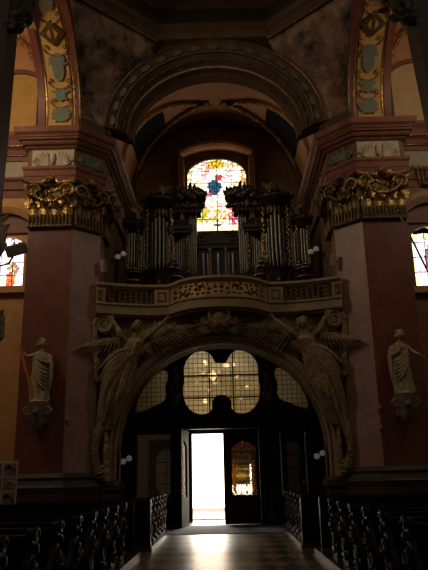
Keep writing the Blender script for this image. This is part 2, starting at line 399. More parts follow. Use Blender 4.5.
# chapel end walls either side (with the coloured windows)
CW = {-1: (6.42, 7.62), 1: (6.40, 7.75)}
CZ = {-1: 7.66, 1: 7.32}
for s in (-1, 1):
    n = SIDE[s]; a, b = CW[s]
    h = archloop(min(s*a, s*b), max(s*a, s*b), CZ[s], 9.0, 14, .40)
    w = [(s*5.8, 0), (s*9.5, 0), (s*9.5, 13.0), (s*5.8, 13.0)]
    struct(link('wall_chapel_end_'+n, plate([w, h], 20.45, 20.8), 'ochrewall' if s < 0 else 'redwall'))
    # upper wall with arched cream panel
    struct(MB().bx(s*4.2, s*9.5, 20.55, 20.8, 13.0, 18).build('wall_chapel_upper_'+n, 'vault'))
    pc = 7.0 if s < 0 else 7.2
    al = archloop(pc-1.08, pc+1.08, 13.1, 14.7, 20, .95); al = [(s*x, z) for x, z in al]
    p = tag(MB().pxz(al, 20.48, 20.56).build('arched_wall_panel', 'ochre' if s < 0 else 'cream'), 'ochre arched plaster panel above the left chapel cornice' if s < 0 else 'cream marbled arched panel above the right chapel cornice', 'wall panel', 'arched panels above the chapel cornices')
    fr = MB().arc(s*pc, 14.7, 1.08, .95, 0, PI, 28, [(0, 20.4), (.16, 20.4), (.16, 20.56), (0, 20.56)])
    fr.bx(s*pc-1.24, s*pc-1.08, 20.4, 20.56, 13.1, 14.7); fr.bx(s*pc+1.08, s*pc+1.24, 20.4, 20.56, 13.1, 14.7)
    fr.build('panel_frame', 'cornice', p)
    # entablature of the chapel
    e0, e1 = (s*5.9, 20.5), (s*9.5, 20.5); sd = 1 if s > 0 else -1
    struct(MB().sweep([e0, e1], [(0, 12.15), (.10, 12.15), (.12, 12.32), (.2, 12.36), (.24, 12.5), (.36, 12.62), (.40, 12.8), (.5, 12.95), (.5, 13.08), (0, 13.08)], sd).build('trim_chapel_cornice_'+n, 'cornice'))
    struct(MB().sweep([e0, e1], [(0, 11.5), (.06, 11.5), (.06, 12.15), (0, 12.15)], sd).build('trim_chapel_frieze_'+n, 'greyfrieze'))
    struct(MB().sweep([e0, e1], [(0, 10.8), (.07, 10.8), (.09, 11.05), (.13, 11.1), (.15, 11.35), (.22, 11.42), (.22, 11.5), (0, 11.5)], sd).build('trim_chapel_architrave_'+n, 'cornice'))
    gl = MB()
    for zz, oo in ((12.34, .17), (12.6, .36), (11.08, .13)): gl.bar((e0[0], 20.5-oo, zz), (e1[0], 20.5-oo, zz), .022)
    struct(gl.build('trim_chapel_gilding_'+n, 'gold'))
    # curved hood above window + red tympanum
    wc = s*(a+b)/2
    hd = thing('window_hood', (wc, 20.4, 9.5), 'ochre curved hood over the %s coloured chapel window' % n, 'window hood', 'hoods over the chapel windows')
    MB().arc(wc, 8.9, 1.15, 1.25, .35, PI-.35, 24, [(0, 20.2), (.12, 20.14), (.2, 20.1), (.42, 20.2), (.42, 20.45), (0, 20.45)]).build('hood_moulding', 'ochrewall' if s < 0 else 'archstone', hd, True)
    ty = archloop(wc-1.1, wc+1.1, 9.5, 9.55, 16, .55)
    MB().pxz(ty, 20.36, 20.45).build('tympanum', 'redwall', hd)
    MB().bx(wc-.95, wc+.95, 20.25, 20.45, CZ[s]-.25, CZ[s]-.03).build('sill', 'ochrewall', hd)
    # gold rope rib above the chapel panel
    gr = MB(); q = bez((s*5.98, 20.2, 14.3), (s*6.05, 20.1, 15.3), (s*6.3, 20.0, 16.0), (s*7.0, 19.9, 16.9), 30)
    gr.tube(q, .07)
    for i, p in enumerate(q): gr.ell(p, (.10, .07, .07), Euler((0, i*.6, 0)), 8, 6)
    tag(gr.build('gilded_rib', 'gold', smooth=True), 'gilded rope rib curving up beside the %s arched panel' % n, 'rib', 'gilded chapel ribs')
    # wall strip above the arched panel: chapel vault
    struct(MB().arc(s*7.4, 15.4, 1.6, 1.5, 0, PI, 20, [(0, 16.0), (.2, 16.0), (.2, 20.55), (0, 20.55)]).build('ceiling_chapel_'+n, 'vault'))

# ------------------------------------------------------------------ stained glass windows
def stained(name, x0, x1, z0, zs, rz, Y, colf, nx, nz, seed, bars):
    rr = random.Random(seed); c, hw = (x0+x1)/2, (x1-x0)/2; zt = zs+rz
    def ins(x, z):
        if z <= zs: return True
        return ((x-c)/hw)**2+((z-zs)/rz)**2 <= 1.0
    bm = bmesh.new(); lay = bm.loops.layers.float_color.new('glass_colour'); P = {}
    for i in range(nx+1):
        for j in range(nz+1):
            x = x0+(x1-x0)*i/nx; z = z0+(zt-z0)*j/nz
            if 0 < i < nx: x += rr.uniform(-.32, .32)*(x1-x0)/nx
            if 0 < j < nz: z += rr.uniform(-.32, .32)*(zt-z0)/nz
            if z > zs:
                k = sqrt(((x-c)/hw)**2+((z-zs)/rz)**2)
                if k > 1: x, z = c+(x-c)/k, zs+(z-zs)/k
            P[i, j] = bm.verts.new((x, Y, z))
    for i in range(nx):
        for j in range(nz):
            q = [P[i, j], P[i+1, j], P[i+1, j+1], P[i, j+1]]
            m = sum((v.co for v in q), Vector())/4
            f = bm.faces.new(q)
            col = colf((m.x-c)/hw, (m.z-z0)/(zt-z0), rr)
            for l in f.loops: l[lay] = (*col, 1)
    me = bpy.data.meshes.new(name); bm.to_mesh(me); bm.free()
    loop = archloop(x0, x1, z0, zs, 20, rz)
    big = [(c+(x-c)*1.07, z0-.08 if z == z0 else zs+(z-zs)*1.05) for x, z in loop]
    fr = struct(link(name, plate([big, loop], Y-.10, Y+.05), 'iron'))
    g = link('coloured_glass', me, 'stained', fr)
    b = MB(); bx, bz = bars
    for i in range(1, bx):
        x = x0+(x1-x0)*i/bx; zz = zs+rz*sqrt(max(0, 1-((x-c)/hw)**2)); b.bar((x, Y-.03, z0), (x, Y-.03, zz), .016, seg=6)
    for j in range(1, bz):
        z = z0+(zt-z0)*j/bz; w = hw if z < zs else hw*sqrt(max(0, 1-((z-zs)/rz)**2)); b.bar((c-w, Y-.03, z), (c+w, Y-.03, z), .016, seg=6)
    b.build('glazing_bars', 'iron', fr)
    return fr
def blob(u, v, cu, cv, ru, rv): return ((u-cu)/ru)**2+((v-cv)/rv)**2 < 1
W_ = [(1.1, .8, .45), (1.0, .62, .6), (2.6, 2.5, 2.2), (2.4, 2.3, 1.9), (2.6, 2.4, 1.6), (2.2, 1.6, 1.4), (1.7, 1.9, 2.3), (2.4, 2.0, 1.0)]
def pick(rr, *cs): return rr.choice(cs)
def col_centre(u, v, rr):
    base = pick(rr, *W_, (2.6, 2.5, 2.3), (2.6, 2.5, 2.3), (2.6, 2.5, 2.3))
    if v < .07: return pick(rr, (2.3, 2.1, 1.2), (2.4, 2.3, 1.9), (1.9, 1.3, .5))
    if blob(u, v, -.08, .61, .24, .105): return pick(rr, (.01, .06, .15), (.02, .10, .20), (.01, .04, .08), (.05, .17, .26), (.10, .13, .14))
    if blob(u, v, .06, .745, .15, .05): return pick(rr, (.8, .04, .05), (.9, .12, .08), (.6, .05, .12))
    if blob(u, v, -.32, .51, .22, .03): return pick(rr, (.9, .08, .25), (1.2, .3, .5))
    if blob(u, v, 0, .93, .34, .07): return pick(rr, (1.1, .75, .06), (.7, .35, .03), (1.4, 1.1, .15), (.35, .2, .04))
    if .26 < abs(u) < .46 and .72 < v < .98: return pick(rr, (.85, .35, .75), (1.0, .5, .6), (2.4, 2.3, 2.0), (1.2, .7, .3))
    if blob(u, v, -.62, .25, .24, .12): return pick(rr, (1.3, 1.1, .08), (.9, .85, .05), (.5, .5, .04), (1.5, 1.3, .3))
    if u > .36 and .09 < v < .32: return pick(rr, (1.2, .06, .12), (.95, .03, .06), (1.4, .25, .3), (2.0, 1.2, 1.2))
    if -.45 < u < .4 and .12 < v < .33: return pick(rr, (1.3, .75, .18), (.9, .5, .12), (2.2, 1.8, 1.0), (1.5, 1.2, .5), (.7, .45, .2), (2.3, 2.1, 1.7))
    if abs(u) > .8 or (v > .86 and abs(u) > .5): return pick(rr, (1.1, .75, .15), (1.6, 1.4, .7), (.7, .38, .08), (.8, .3, .15), (2.2, 2.1, 1.8))
    if .40 < abs(u) < .75 and .40 < v < .70: return pick(rr, (1.9, 1.3, .5), (2.5, 2.3, 1.9), (2.5, 2.4, 2.2), (1.2, .9, .4))
    if v > .33 and v < .40: return pick(rr, (2.3, 2.0, 1.3), (1.5, .8, .7))
    return base
def col_left(u, v, rr):
    if v > .82: return pick(rr, (.7, .2, .35), (1.4, 1.0, .9), (.35, .25, .1), (2.5, 2.4, 2.4), (2.4, 2.4, 2.4))
    if blob(u, v, .35, .38, .32, .13): return pick(rr, (.8, .4, .1), (.5, .12, .2), (1.5, 1.1, .4), (.5, .3, .25))
    if blob(u, v, .22, .16, .26, .18): return pick(rr, (1.6, .22, .05), (1.3, .12, .08), (1.7, .5, .1))
    if abs(u) > .85: return pick(rr, (2.2, 1.9, 2.5), (1.4, 1.1, 1.9))
    return pick(rr, (2.6, 2.5, 2.5), (2.6, 2.5, 2.6), (2.3, 2.2, 2.3), (2.1, 1.8, 1.3))
def col_right(u, v, rr):
    if u < -.86: return pick(rr, (1.9, 1.8, .5), (1.5, 1.6, .3), (2.5, 2.4, 2.0))
    if v > .78: return pick(rr, (2.3, 2.1, 1.6), (1.2, .3, .3), (2.5, 2.4, 2.2), (1.4, 1.0, .4))
    if blob(u, v, 0, .45, .42, .26): return pick(rr, (.2, .12, .6), (.6, .1, .2), (.3, .3, .7), (.9, .2, .3), (1.5, 1.3, 1.4), (.12, .08, .3), (.8, .3, .6))
    return pick(rr, (2.6, 2.5, 2.3), (2.3, 2.2, 2.2), (1.9, 1.8, 2.0), (1.4, .8, .9), (2.4, 2.2, 1.6))
struct(stained('window_1', -WX, WX, WZ0, WZS, WRZ, 26.12, col_centre, 34, 46, 5, (4, 6)))
for s, nm, cf in ((-1, 'window_2', col_left), (1, 'window_3', col_right)):
    a, b = CW[s]; stained(nm, min(s*a, s*b), max(s*a, s*b), CZ[s], 9.0, .40, 20.62, cf, 20, 28, 11+s, (3, 4))
# moulded frame round the centre window
wf = thing('window_surround', (0, 26, 11.3), 'reddish moulded surround framing the tall centre window', 'window frame')
for d in (-1, 1): MB().bx(d*1.40, d*1.66, 25.72, 26, 11.3, 15.25).build('jamb', 'vault', wf)
MB().arc(0, 12.2, 3.1, 3.1, 1.06, PI-1.06, 20, [(0, 25.6), (.1, 25.5), (.25, 25.55), (.3, 25.7), (.3, 26), (0, 26)]).build('hood', 'vault', wf, True)

# ------------------------------------------------------------------ organ bay vault and front arch
cz = 13.1
struct(MB().arc(0, cz, 3.75, 3.65, 0, PI, 48, [(0, 20.9), (.2, 20.9), (.2, 26.3), (0, 26.3)]).build('ceiling_bay', 'vault', smooth=True))
va = thing('vault_arch', (0, 20, cz-.1), 'broad painted arch spanning between the piers above the organ', 'arch')
MB().arc(0, cz, 3.36, 2.94, 0, PI, 64, [(.30, 19.95), (.36, 19.88), (.42, 19.95), (.42, 20.5), (-.42, 21.3), (-.42, 20.9), (-.30, 20.8), (-.30, 20.5), (0, 20.1)]).build('arch_band', 'ring', va, True)
MB().arc(0, cz, 3.36, 2.94, 0, PI, 64, [(.345, 19.86), (.38, 19.82), (.41, 19.86), (.38, 19.92)]).build('gilded_edge', 'dullgold', va, True)
MB().arc(0, cz, 3.36, 2.94, 0, PI, 64, [(0, 20.02), (.05, 20.0), (.06, 20.08), (0, 20.12)]).build('arch_moulding', 'dullgold', va, True)
MB().arc(0, cz, 3.36, 2.94, 0, PI, 64, [(-.32, 20.42), (-.27, 20.40), (-.26, 20.5), (-.32, 20.5)]).build('arch_moulding', 'dullgold', va, True)
for i in range(17):
    a = PI*(i+.5)/17; m = MB()
    for rr_, yy, w in ((3.42, 19.97, .10),):
        c = Vector(((rr_+.11)*cos(a), yy, cz+(rr_-.31)*sin(a))); t = Vector((-sin(a), 0, cos(a))); nrm = Vector((cos(a), 0, sin(a)))
        L = .21
        g = [[c+t*L*x+nrm*w*y*(1-abs(x)**3) for y in (-1, 0, 1)] for x in (-1, -.6, -.2, .2, .6, 1)]
        m.sheet(g, (0, .03, 0))
        m.build('painted_panel', 'darkgreen', va); m = MB()
    c2 = Vector((3.21*cos(a), 20.27, cz+2.80*sin(a))); n2 = Vector((cos(a)*.6, .8, sin(a)*.6))
    g = [[c2+t*.2*x+n2*.12*y*(1-abs(x)**3) for y in (-1, 0, 1)] for x in (-1, -.6, -.2, .2, .6, 1)]
    m.sheet(g, n2.cross(t)*.03)
    m.build('painted_panel', 'darkgreen', va)
# ribs and dark cap panels on the vault sides
for s in (-1, 1):
    n = SIDE[s]
    rb = thing('vault_rib', (s*3.3, 21.5, 14), 'gilded rope rib with curled tip on the %s side of the bay vault' % n, 'rib', 'gilded ribs of the organ bay vault')
    def vp(a, y, d=0): return Vector((s*(3.72-d)*cos(a), y, cz+(3.62-d)*sin(a)))
    def A1(t): return vp(.12+1.28*t, 23.2+.2*t+1.0*t*t*t, .08)
    def A2(t): return vp(.22+1.18*t, 25.95-.95*t-.55*t*t, .08)
    for fn in (A1, A2):
        q = [fn(i/30) for i in range(31)]
        m = MB(); m.tube(q, .07)
        for i, p in enumerate(q): m.ell(p, (.12, .09, .075), Euler((0, i*.9, i*.4)), 8, 6)
        m.build('rib_branch', 'archgold', rb, True)
    m = MB(); e = A1(1); m.volute(e, Vector((-s, 0, .15)).normalized(), Vector((0, .8, .6)), .24, .08)
    m.leaf(e, (-s, 0, .2), (0, -.3, -1), .34, .5, .5); m.build('rib_tip', 'dullgold', rb, True)
    g = []
    for i in range(11):
        t = .22+i/10*.42; a1, a2 = A1(t), A2(t); am = .17+1.23*t; ya, yb = a1.y+.12, a2.y-.12
        g.append([vp(am, ya+(yb-ya)*w_, .03) for w_ in (0, .25, .5, .75, 1)])
    MB().sheet(g, (s*.02, 0, .02)).build('cap_panel', 'darkblue', rb, True)

# lunette rib along the back wall
tag(MB().arc(0, cz, 3.55, 3.42, 0, PI, 48, [(0, 25.8), (.12, 25.72), (.2, 25.8), (.2, 26), (0, 26)]).build('lunette_moulding', 'ring', smooth=True), 'curved brown moulding where the bay vault meets the window wall', 'moulding')

# ------------------------------------------------------------------ pendentives, ring, side arches
SA_Y, SA_RY, SA_Z, SA_RZ = 16.2, 3.25, 13.05, 2.7
RZ = 16.45
for s in (-1, 1):
    n = SIDE[s]; rows = []
    N = 18; LX = 4.52
    for i in range(N+1):
        t = i/N
        if t < .75: th = .02+t/.75*.93; A = Vector((s*3.77*cos(th), 19.97, cz+3.30*sin(th)))
        else:
            k = (t-.75)/.25; A0 = Vector((s*3.77*cos(.95), 19.97, cz+3.30*sin(.95))); A = A0.lerp(Vector((s*1.95, 19.95, RZ)), k)
        th2 = .02+t*1.25; B = Vector((s*LX, SA_Y+SA_RY*cos(th2), SA_Z+SA_RZ*sin(th2)))
        if t > .75:
            k = (t-.75)/.25; B = B.lerp(Vector((s*4.5, 17.5, RZ)), k)
        rows.append([A.lerp(B, w/8) for w in range(9)])
    pd = tag(MB().sheet(rows, (s*.1, .1, .05)).build('pendentive', 'mural', smooth=True), 'dark frescoed pendentive between the centre arch and the %s side arch' % n, 'ceiling painting', 'frescoed pendentives')
    m = MB(); m.tube([r[-1]+Vector((-s*.04, -.04, 0)) for r in rows][:15], .05, 8)
    m.tube([Vector((s*2.0, 19.85, RZ-.02)), Vector((s*4.45, 17.4, RZ-.02)), Vector((s*6.4, 15.4, RZ-.02))], .06, 8)
    for i in range(40):
        p = Vector((s*2.0, 19.85, RZ-.02)).lerp(Vector((s*5.2, 16.6, RZ-.02)), i/40); m.ell(p, (.075, .075, .075), None, 6, 5)
    m.build('gilded_border', 'dullgold', pd, True)
    if s < 0:   # worn lighter figures of the fresco: low painted shapes
        pass
    # side arch
    sa = thing('side_arch', (s*5.2, 19.4, 13.0), 'yellow arch soffit with grey green urns and shells on the %s' % n, 'arch', 'painted side arches')
    def P(a, th, h=0): return Vector((s*a, SA_Y+(SA_RY-h)*cos(th), SA_Z+(SA_RZ-h)*sin(th)))
    def band(a0, a1, h0, h1, nm, mt, t1=PI*.62):
        rs = []
        for i in range(37):
            th = -.2+(t1+.2)*i/36; rs.append([P(a0, th, h0), P(a1, th, h0), P(a1, th, h1), P(a0, th, h1)])
        return MB().rings(rs).build(nm, mt, sa, True)
    band(4.6, 5.85, -.02, -.4, 'soffit', 'ochre')
    band(4.45, 4.64, .05, -.4, 'inner_border', 'red'); band(5.66, 5.9, .05, -.4, 'outer_border', 'red')
    band(4.66, 4.70, .02, -.1, 'gilded_fillet', 'gold'); band(5.60, 5.64, .02, -.1, 'gilded_fillet', 'gold')
    band(4.75, 4.79, .01, -.1, 'red_line', 'red')
    def orn(lst, th0, sc, nm, mt='green', h=.05):
        m = MB()
        for L in lst:
            a = [m.v(P(5.14+x*sc, th0+z*sc/3.0, h)) for x, z in L]; b = [m.v(P(5.14+x*sc, th0+z*sc/3.0, -.03)) for x, z in L]
            m.f(a); k = len(L)
            for i in range(k): m.f([a[i], b[i], b[(i+1) % k], a[(i+1) % k]])
        return m.build(nm, mt, sa)
    def mir(h): return h+[(-x, z) for x, z in h[::-1] if abs(x) > 1e-6]
    shell = mir([(0, -.9), (.25, -.8), (.55, -.85), (.62, -.55), (.9, -.4), (.82, -.1), (1.0, .15), (.8, .4), (.75, .65), (.45, .72), (.25, .95), (0, .85)])
    urn = mir([(0, -1.1), (.2, -1.08), (.3, -.9), (.5, -.55), (.55, .1), (.5, .35), (.85, .45), (.9, .6), (.6, .62), (.75, .9), (.6, 1.2), (.3, 1.4), (0, 1.45)])
    mask = mir([(0, -.8), (.3, -.6), (.55, -.65), (.75, -.45), (.5, -.3), (.55, .1), (.9, .3), (.9, .55), (.5, .5), (.3, .8), (0, .7)])
    loz = [(0, -1), (1, 0), (0, 1), (-1, 0)]
    orn([shell], .10, .34, 'shell_ornament'); orn([mask], .35, .31, 'mask_ornament'); orn([urn], .64, .36, 'urn_ornament')
    orn([loz], 1.03, .42, 'lozenge_ornament', 'dullgold'); orn([mir([(0, -.5), (.25, -.4), (.5, 0), (.25, .4), (0, .5)])], 1.03, .36, 'lozenge_centre', 'ochrewall', .07)
    orn([shell, mask], 1.36, .28, 'rosette_ornament', 'console')
    for th, w in ((.24, .36), (.47, .40), (.84, .44), (1.2, .40)):
        for d in (-1, 1):
            MB().tube([P(5.14+d*x, th+z, .04) for x, z in ((.03, -.06), (w*.6, -.03), (w, .03), (w*.7, .07), (w*.55, .04), (w*.75, .02))], .02, 6).build('painted_tendril', 'red', sa)

rp = [(-7.4, 14.3), (-4.45, 17.35), (-1.98, 19.85), (1.98, 19.85), (4.45, 17.35), (7.4, 14.3)]
rg = thing('dome_ring', (0, 19.8, RZ), 'dark stepped octagonal ring cornice at the top of the crossing', 'cornice')
MB().sweep(rp, [(-.4, RZ), (.05, RZ), (.08, RZ+.22), (.16, RZ+.3), (.16, RZ+.55), (-.4, RZ+.55)], 1).build('lower_moulding', 'ring', rg)
MB().sweep(rp, [(-.4, RZ+.55), (.0, RZ+.55), (.0, RZ+1.2), (-.4, RZ+1.2)], 1).build('frieze', 'darkleaf', rg)
MB().sweep(rp, [(-.4, RZ+1.2), (.1, RZ+1.2), (.16, RZ+1.4), (.35, RZ+1.5), (.38, RZ+1.75), (.6, RZ+1.85), (.6, RZ+2.1), (-.4, RZ+2.1)], 1).build('upper_moulding', 'ring', rg)
m = MB().sweep(rp, [(.15, RZ+.30), (.185, RZ+.33), (.15, RZ+.36)], 1); m.build('gilded_line', 'dullgold', rg)

# ------------------------------------------------------------------ piers
def capital(c, t, nrm, w, root, mt, nm):
    t, nrm = Vector((*t, 0)).normalized(), Vector((*nrm, 0)).normalized(); up = Vector((0, 0, 1)); c = Vector((*c, 0))
    def Q(u, o, z): return c+t*u+nrm*o+up*z
    m = MB(); rot = Matrix((t, nrm, up)).transposed().to_euler()
    m.box(Q(0, .0, 9.85), (w, .16, 1.5), rot)
    m.tube([Q(-w/2, .08, 9.13), Q(w/2, .08, 9.13)], .05)
    k = max(5, int(w/.11))
    for i in range(k):
        u = -w/2+w*(i+.5)/k; m.tube([Q(u, .09, 9.2), Q(u, .12, 9.4), Q(u, .10, 9.55)], [.03, .045, .02], 6)
    cap = m.build(nm, 'dullgold', root, True)  # duller gold on body and fringe stands in for weaker light
    rs = []
    for i in range(17):
        u = -1+2*i/16; o = .13+.26*u*u; rs.append([Q(u*(w/2+.12), a_, z_) for a_, z_ in ((0, 10.46), (o, 10.46), (o+.04, 10.53), (o+.02, 10.60), (0, 10.60))])
    MB().rings(rs).build('abacus', mt, cap)
    m = MB(); gq = random.Random(int(w*100))
    for i in range(int(w*16)):
        u = gq.uniform(-.48, .48)*w; z = gq.uniform(9.95, 10.5); m.leaf(Q(u, .10, z), t*gq.uniform(-1, 1)+up*gq.uniform(-.3, 1), nrm, .13, .24, .7, 5)
    m.build('leaf_sprays', mt, cap, True)
    m = MB(); L = max(3, int(w/.34))
    for i in range(L):
        u = -w/2+w*(i+.5)/L; m.leaf(Q(u, .09, 9.5), up, nrm, w/L*1.15, .5, .55)
    for i in range(L+1):
        u = -w/2+w*i/L; m.leaf(Q(u, .11, 9.75), up, nrm, w/L, .52, .45)
    m.build('leaf_tier', mt, cap, True)
    for d in (-1, 1):
        m = MB(); m.volute(Q(d*w*.40, .26, 10.24), t*d*-1, up, .235, .07); m.volute(Q(d*w*.40, .18, 10.24), t*d*-1, up, .2, .06)
        m.tube([Q(d*w*.40, .26, 10.47), Q(d*w*.22, .24, 10.5), Q(d*w*.08, .22, 10.42)], [.06, .05, .03], 6)
        m.leaf(Q(d*w*.47, .1, 9.9), up, nrm+t*d*.5, .3, .4, .6)
        m.build('volute', mt, cap, True)
    m = MB(); gp = [Q(w*.38*(-1+2*i/14), .30, 10.12-.26*sin(PI*i/14)) for i in range(15)]; m.tube(gp, .045, 6)
    for i, p in enumerate(gp): m.ell(p, (.07, .06, .065), Euler((i, i*2, 0)), 7, 5)
    m.build('garland', mt, cap, True)
    m = MB(); yaw = math.atan2(nrm.x, -nrm.y); m.head(Q(0, .26, 10.66), .26, yaw); m.hair(Q(0, .26, 10.66), .26, yaw)
    for d in (-1, 1):
        for q in range(3): m.ell(Q(d*(.2+.07*q), .22, 10.6-.05*q), (.16, .05, .05), Euler((0, d*(.5-.25*q), yaw)), 8, 6)
    m.build('cherub_head', mt, cap, True)
    return cap
PX, PY, BX, BY = 4.5, 19.0, 3.75, 19.75
for s in (-1, 1):
    n = SIDE[s]
    pr = thing('pier', (s*4.9, 19.6, 0), ('red marble pier with gilded capitals left of the organ arch' if s < 0 else 'dark red marble pier with gilded capitals right of the organ arch'), 'pier', 'piers flanking the organ gallery')
    MB().bx(s*PX, s*5.88, PY, 20.4, 1.75, 9.12).build('front_shaft', 'red', pr)
    MB().pxy(sp(s, [(PX, PY+.02), (BX, BY), (BX, 20.0), (BX, 20.42), (PX, 20.42)]), 1.75, 10.62).build('diagonal_shaft', 'pink', pr)
    path = sp(s, [(5.9, 20.4), (5.9, PY), (PX, PY), (BX, BY), (BX, 20.01)])
    sd = 1 if s < 0 else -1
    MB().sweep(path, [(-.3, 0), (.16, 0), (.16, 1.25), (-.3, 1.25)], sd).build('plinth', 'plinth', pr)
    MB().sweep(path, [(-.3, 1.25), (.18, 1.25), (.2, 1.38), (.14, 1.45), (.1, 1.55), (.13, 1.63), (.06, 1.75), (-.3, 1.75)], sd).build('base_moulding', 'plinth', pr)
    MB().sweep(path, [(.17, 1.34), (.215, 1.37), (.17, 1.40)], sd).build('base_edge', 'console', pr)
    MB().bx(s*PX, s*5.88, PY+.02, 20.4, 9.12, 10.62).build('capital_core', 'redwall', pr)
    capital((s*5.19, PY), (s*-1, 0), (0, -1), 1.40, pr, 'gold', 'front_capital')
    capital((s*4.125, 19.375), (-s*.707, .707), (-s*.707, -.707), 1.06, pr, 'dullgold', 'diagonal_capital')  # darker gilding paints in the shade on the diagonal face
    capital((s*BX, 20.4), (0, 1), (-s, 0), .9, pr, 'dullgold', 'return_capital')
    lp = sp(s, [(5.95, 20.45), (5.95, PY), (PX, PY), (BX, BY), (BX, 26.0)])
    MB().sweep(lp, [(-.3, 10.62), (.10, 10.62), (.12, 10.8), (.14, 10.83), (.15, 11.0), (.19, 11.06), (.19, 11.14), (-.3, 11.14)], sd).build('architrave', 'cornice', pr)
    MB().sweep(lp, [(-.3, 11.14), (.06, 11.14), (.06, 11.76), (-.3, 11.76)], sd).build('frieze', 'baywall', pr)
    MB().sweep(lp, [(-.3, 11.76), (.12, 11.76), (.15, 11.86), (.25, 11.89), (.25, 12.0), (.33, 12.03), (.36, 12.16), (.44, 12.24), (.46, 12.38), (.46, 12.42), (-.3, 12.5)], sd).build('cornice', 'cornice', pr)
    m = MB()
    for o, z in ((.25, 11.93), (.345, 12.10), (.14, 11.8)):
        m.sweep(lp, [(o-.01, z-.025), (o+.025, z), (o-.01, z+.025)], sd)
    m.build('gilded_lines', 'gold', pr)
    # frieze ornaments: pale panel with fans on the front, leafy panel on the diagonal
    m = MB().bx(s*4.52, s*5.86, PY-.10, PY-.04, 11.16, 11.74)
    pn = m.build('frieze_panel', 'pale', pr)
    m = MB()
    for d in (-1, 1):
        b = Vector((s*5.19+d*.14, PY-.11, 11.2))
        for k in range(6):
            a = .15+k*.27; m.leaf(b, (d*sin(a), 0, cos(a)), (0, -1, 0), .14, .52 if k < 4 else .46, .38, 5)
        m.volute((s*5.19+d*.5, PY-.13, 11.32), (d, 0, 0), (0, 0, 1), .12, .035)
    m.ell((s*5.19, PY-.14, 11.42), (.09, .06, .22))
    m.build('fan_ornament', 'pale', pn, True)
    m = MB(); c = Vector((s*4.125, 19.375, 11.45)); t = Vector((-s*.707, .707, 0)); nr = Vector((-s*.707, -.707, 0))
    for d in (-1, 1):
        for k in range(5):
            a = -.2+k*.5; m.leaf(c+nr*.08+Vector((0, 0, -.1)), t*d*sin(a)+Vector((0, 0, cos(a)*.6)), nr, .16, .42, .4, 5)
        m.volute(c+nr*.12+t*d*.3+Vector((0, 0, -.1)), t*d, Vector((0, 0, 1)), .13, .04)
    m.build('leaf_ornament', 'green', pr, True)
    for yy in (20.9, 21.9, 23.2, 24.6):
        m = MB()
        for k in range(5):
            a = -1.2+k*.6; m.leaf((s*(BX-.08), yy, 11.25), (0, sin(a), cos(a)), (-s, 0, 0), .14, .42, .4, 5)
        m.build('bay_frieze_ornament', 'green', pr, True)
    # block above the cornice where the pendentive springs
    MB().pxy(sp(s, [(4.52, 19.35), (3.72, 20.05), (3.72, 20.6), (5.9, 20.6), (5.9, 19.5), (4.6, 19.5)]), 12.45, 13.2).build('spring_block', 'ring', pr)

# ------------------------------------------------------------------ arch with stucco, under the gallery
ar = thing('gallery_arch', (0, 20, 0), 'pinkish stone archway beneath the organ gallery', 'arch')
prof = [(0, 19.9), (.05, 19.86), (.12, 19.9), (.14, 19.84), (.22, 19.80), (.30, 19.86), (.36, 19.84), (.36, 20.05), (0, 20.4)]
MB().arc(0, AZ, AR, AR, 0, PI, 72, prof).build('archivolt', 'archstone', ar, True)
for s in (-1, 1):
    MB().prism([(d, y) for d, y in prof], lambda p, z: (s*(AR+p[0]), p[1], z), 1.45, AZ).build('jamb_moulding', 'archstone', ar)
    MB().sweep(sp(s, [(3.98, 20.0), (3.55, 19.82), (AR-.04, 19.82), (AR-.04, 20.7)]), [(-.2, 0), (.05, 0), (.05, 1.15), (.1, 1.25), (.1, 1.4), (.02, 1.5), (-.2, 1.5)], 1 if s < 0 else -1).build('pedestal', 'plinth', ar)

for s in (-1, 1):
    m = MB(); gf = random.Random(12)
    for i in range(90):
        x = gf.uniform(.5, 3.68); z = gf.uniform(3.0, 6.25)
        if sqrt(x*x+max(0, z-AZ)**2) < AR+.42: continue
        m.leaf((s*x, 20.0, z), (gf.uniform(-1, 1), 0, gf.uniform(-1, 1)), (0, -1, 0), gf.uniform(.15, .28), gf.uniform(.3, .5), .45, 5)
    m.build('spandrel_foliage', 'stucco', ar, True)
# gallery parapet plan curve
half = [(0, 19.02), (.4, 19.06), (.8, 19.2), (1.15, 19.45), (1.38, 19.75), (1.55, 19.93), (2.02, 19.93), (2.3, 19.9), (2.8, 19.8), (3.3, 19.62), (3.62, 19.48), (3.78, 19.44)]
GP = [(-x, y) for x, y in half[::-1]]+half[1:]
CURV = [Vector(p) for p in GP]
def seglen():
    L = [0]
    for a, b in zip(CURV, CURV[1:]): L.append(L[-1]+(b-a).length)
    return L
def curve_at_x(x):
    x = max(CURV[0].x+1e-4, min(CURV[-1].x-1e-4, x))
    for a, b in zip(CURV, CURV[1:]):
        if a.x <= x <= b.x:
            t = (x-a.x)/(b.x-a.x) if b.x > a.x else 0
            d = (b-a).normalized(); return a.lerp(b, t), Vector((d.y, -d.x))
    return CURV[-1], Vector((0, -1))
gal = thing('organ_gallery', (0, 19.9, 6.3), 'curved stone organ gallery with gold fretwork parapet above the arch', 'balcony')
MB().pxy(GP+[(3.78, 26), (-3.78, 26)], 6.35, 6.6).build('gallery_floor', 'baywall', gal)
MB().sweep(GP, [(-.2, 6.38), (.0, 6.38), (.05, 6.43), (.10, 6.44), (.11, 6.70), (.15, 6.72), (.15, 6.76), (.05, 6.80), (-.2, 6.80)], 1).build('ledge', 'gallerystone', gal, True)
MB().sweep(GP, [(-.12, 7.26), (.02, 7.26), (.05, 7.31), (.11, 7.34), (.11, 7.42), (-.12, 7.45)], 1).build('top_rail', 'gallerystone', gal, True)
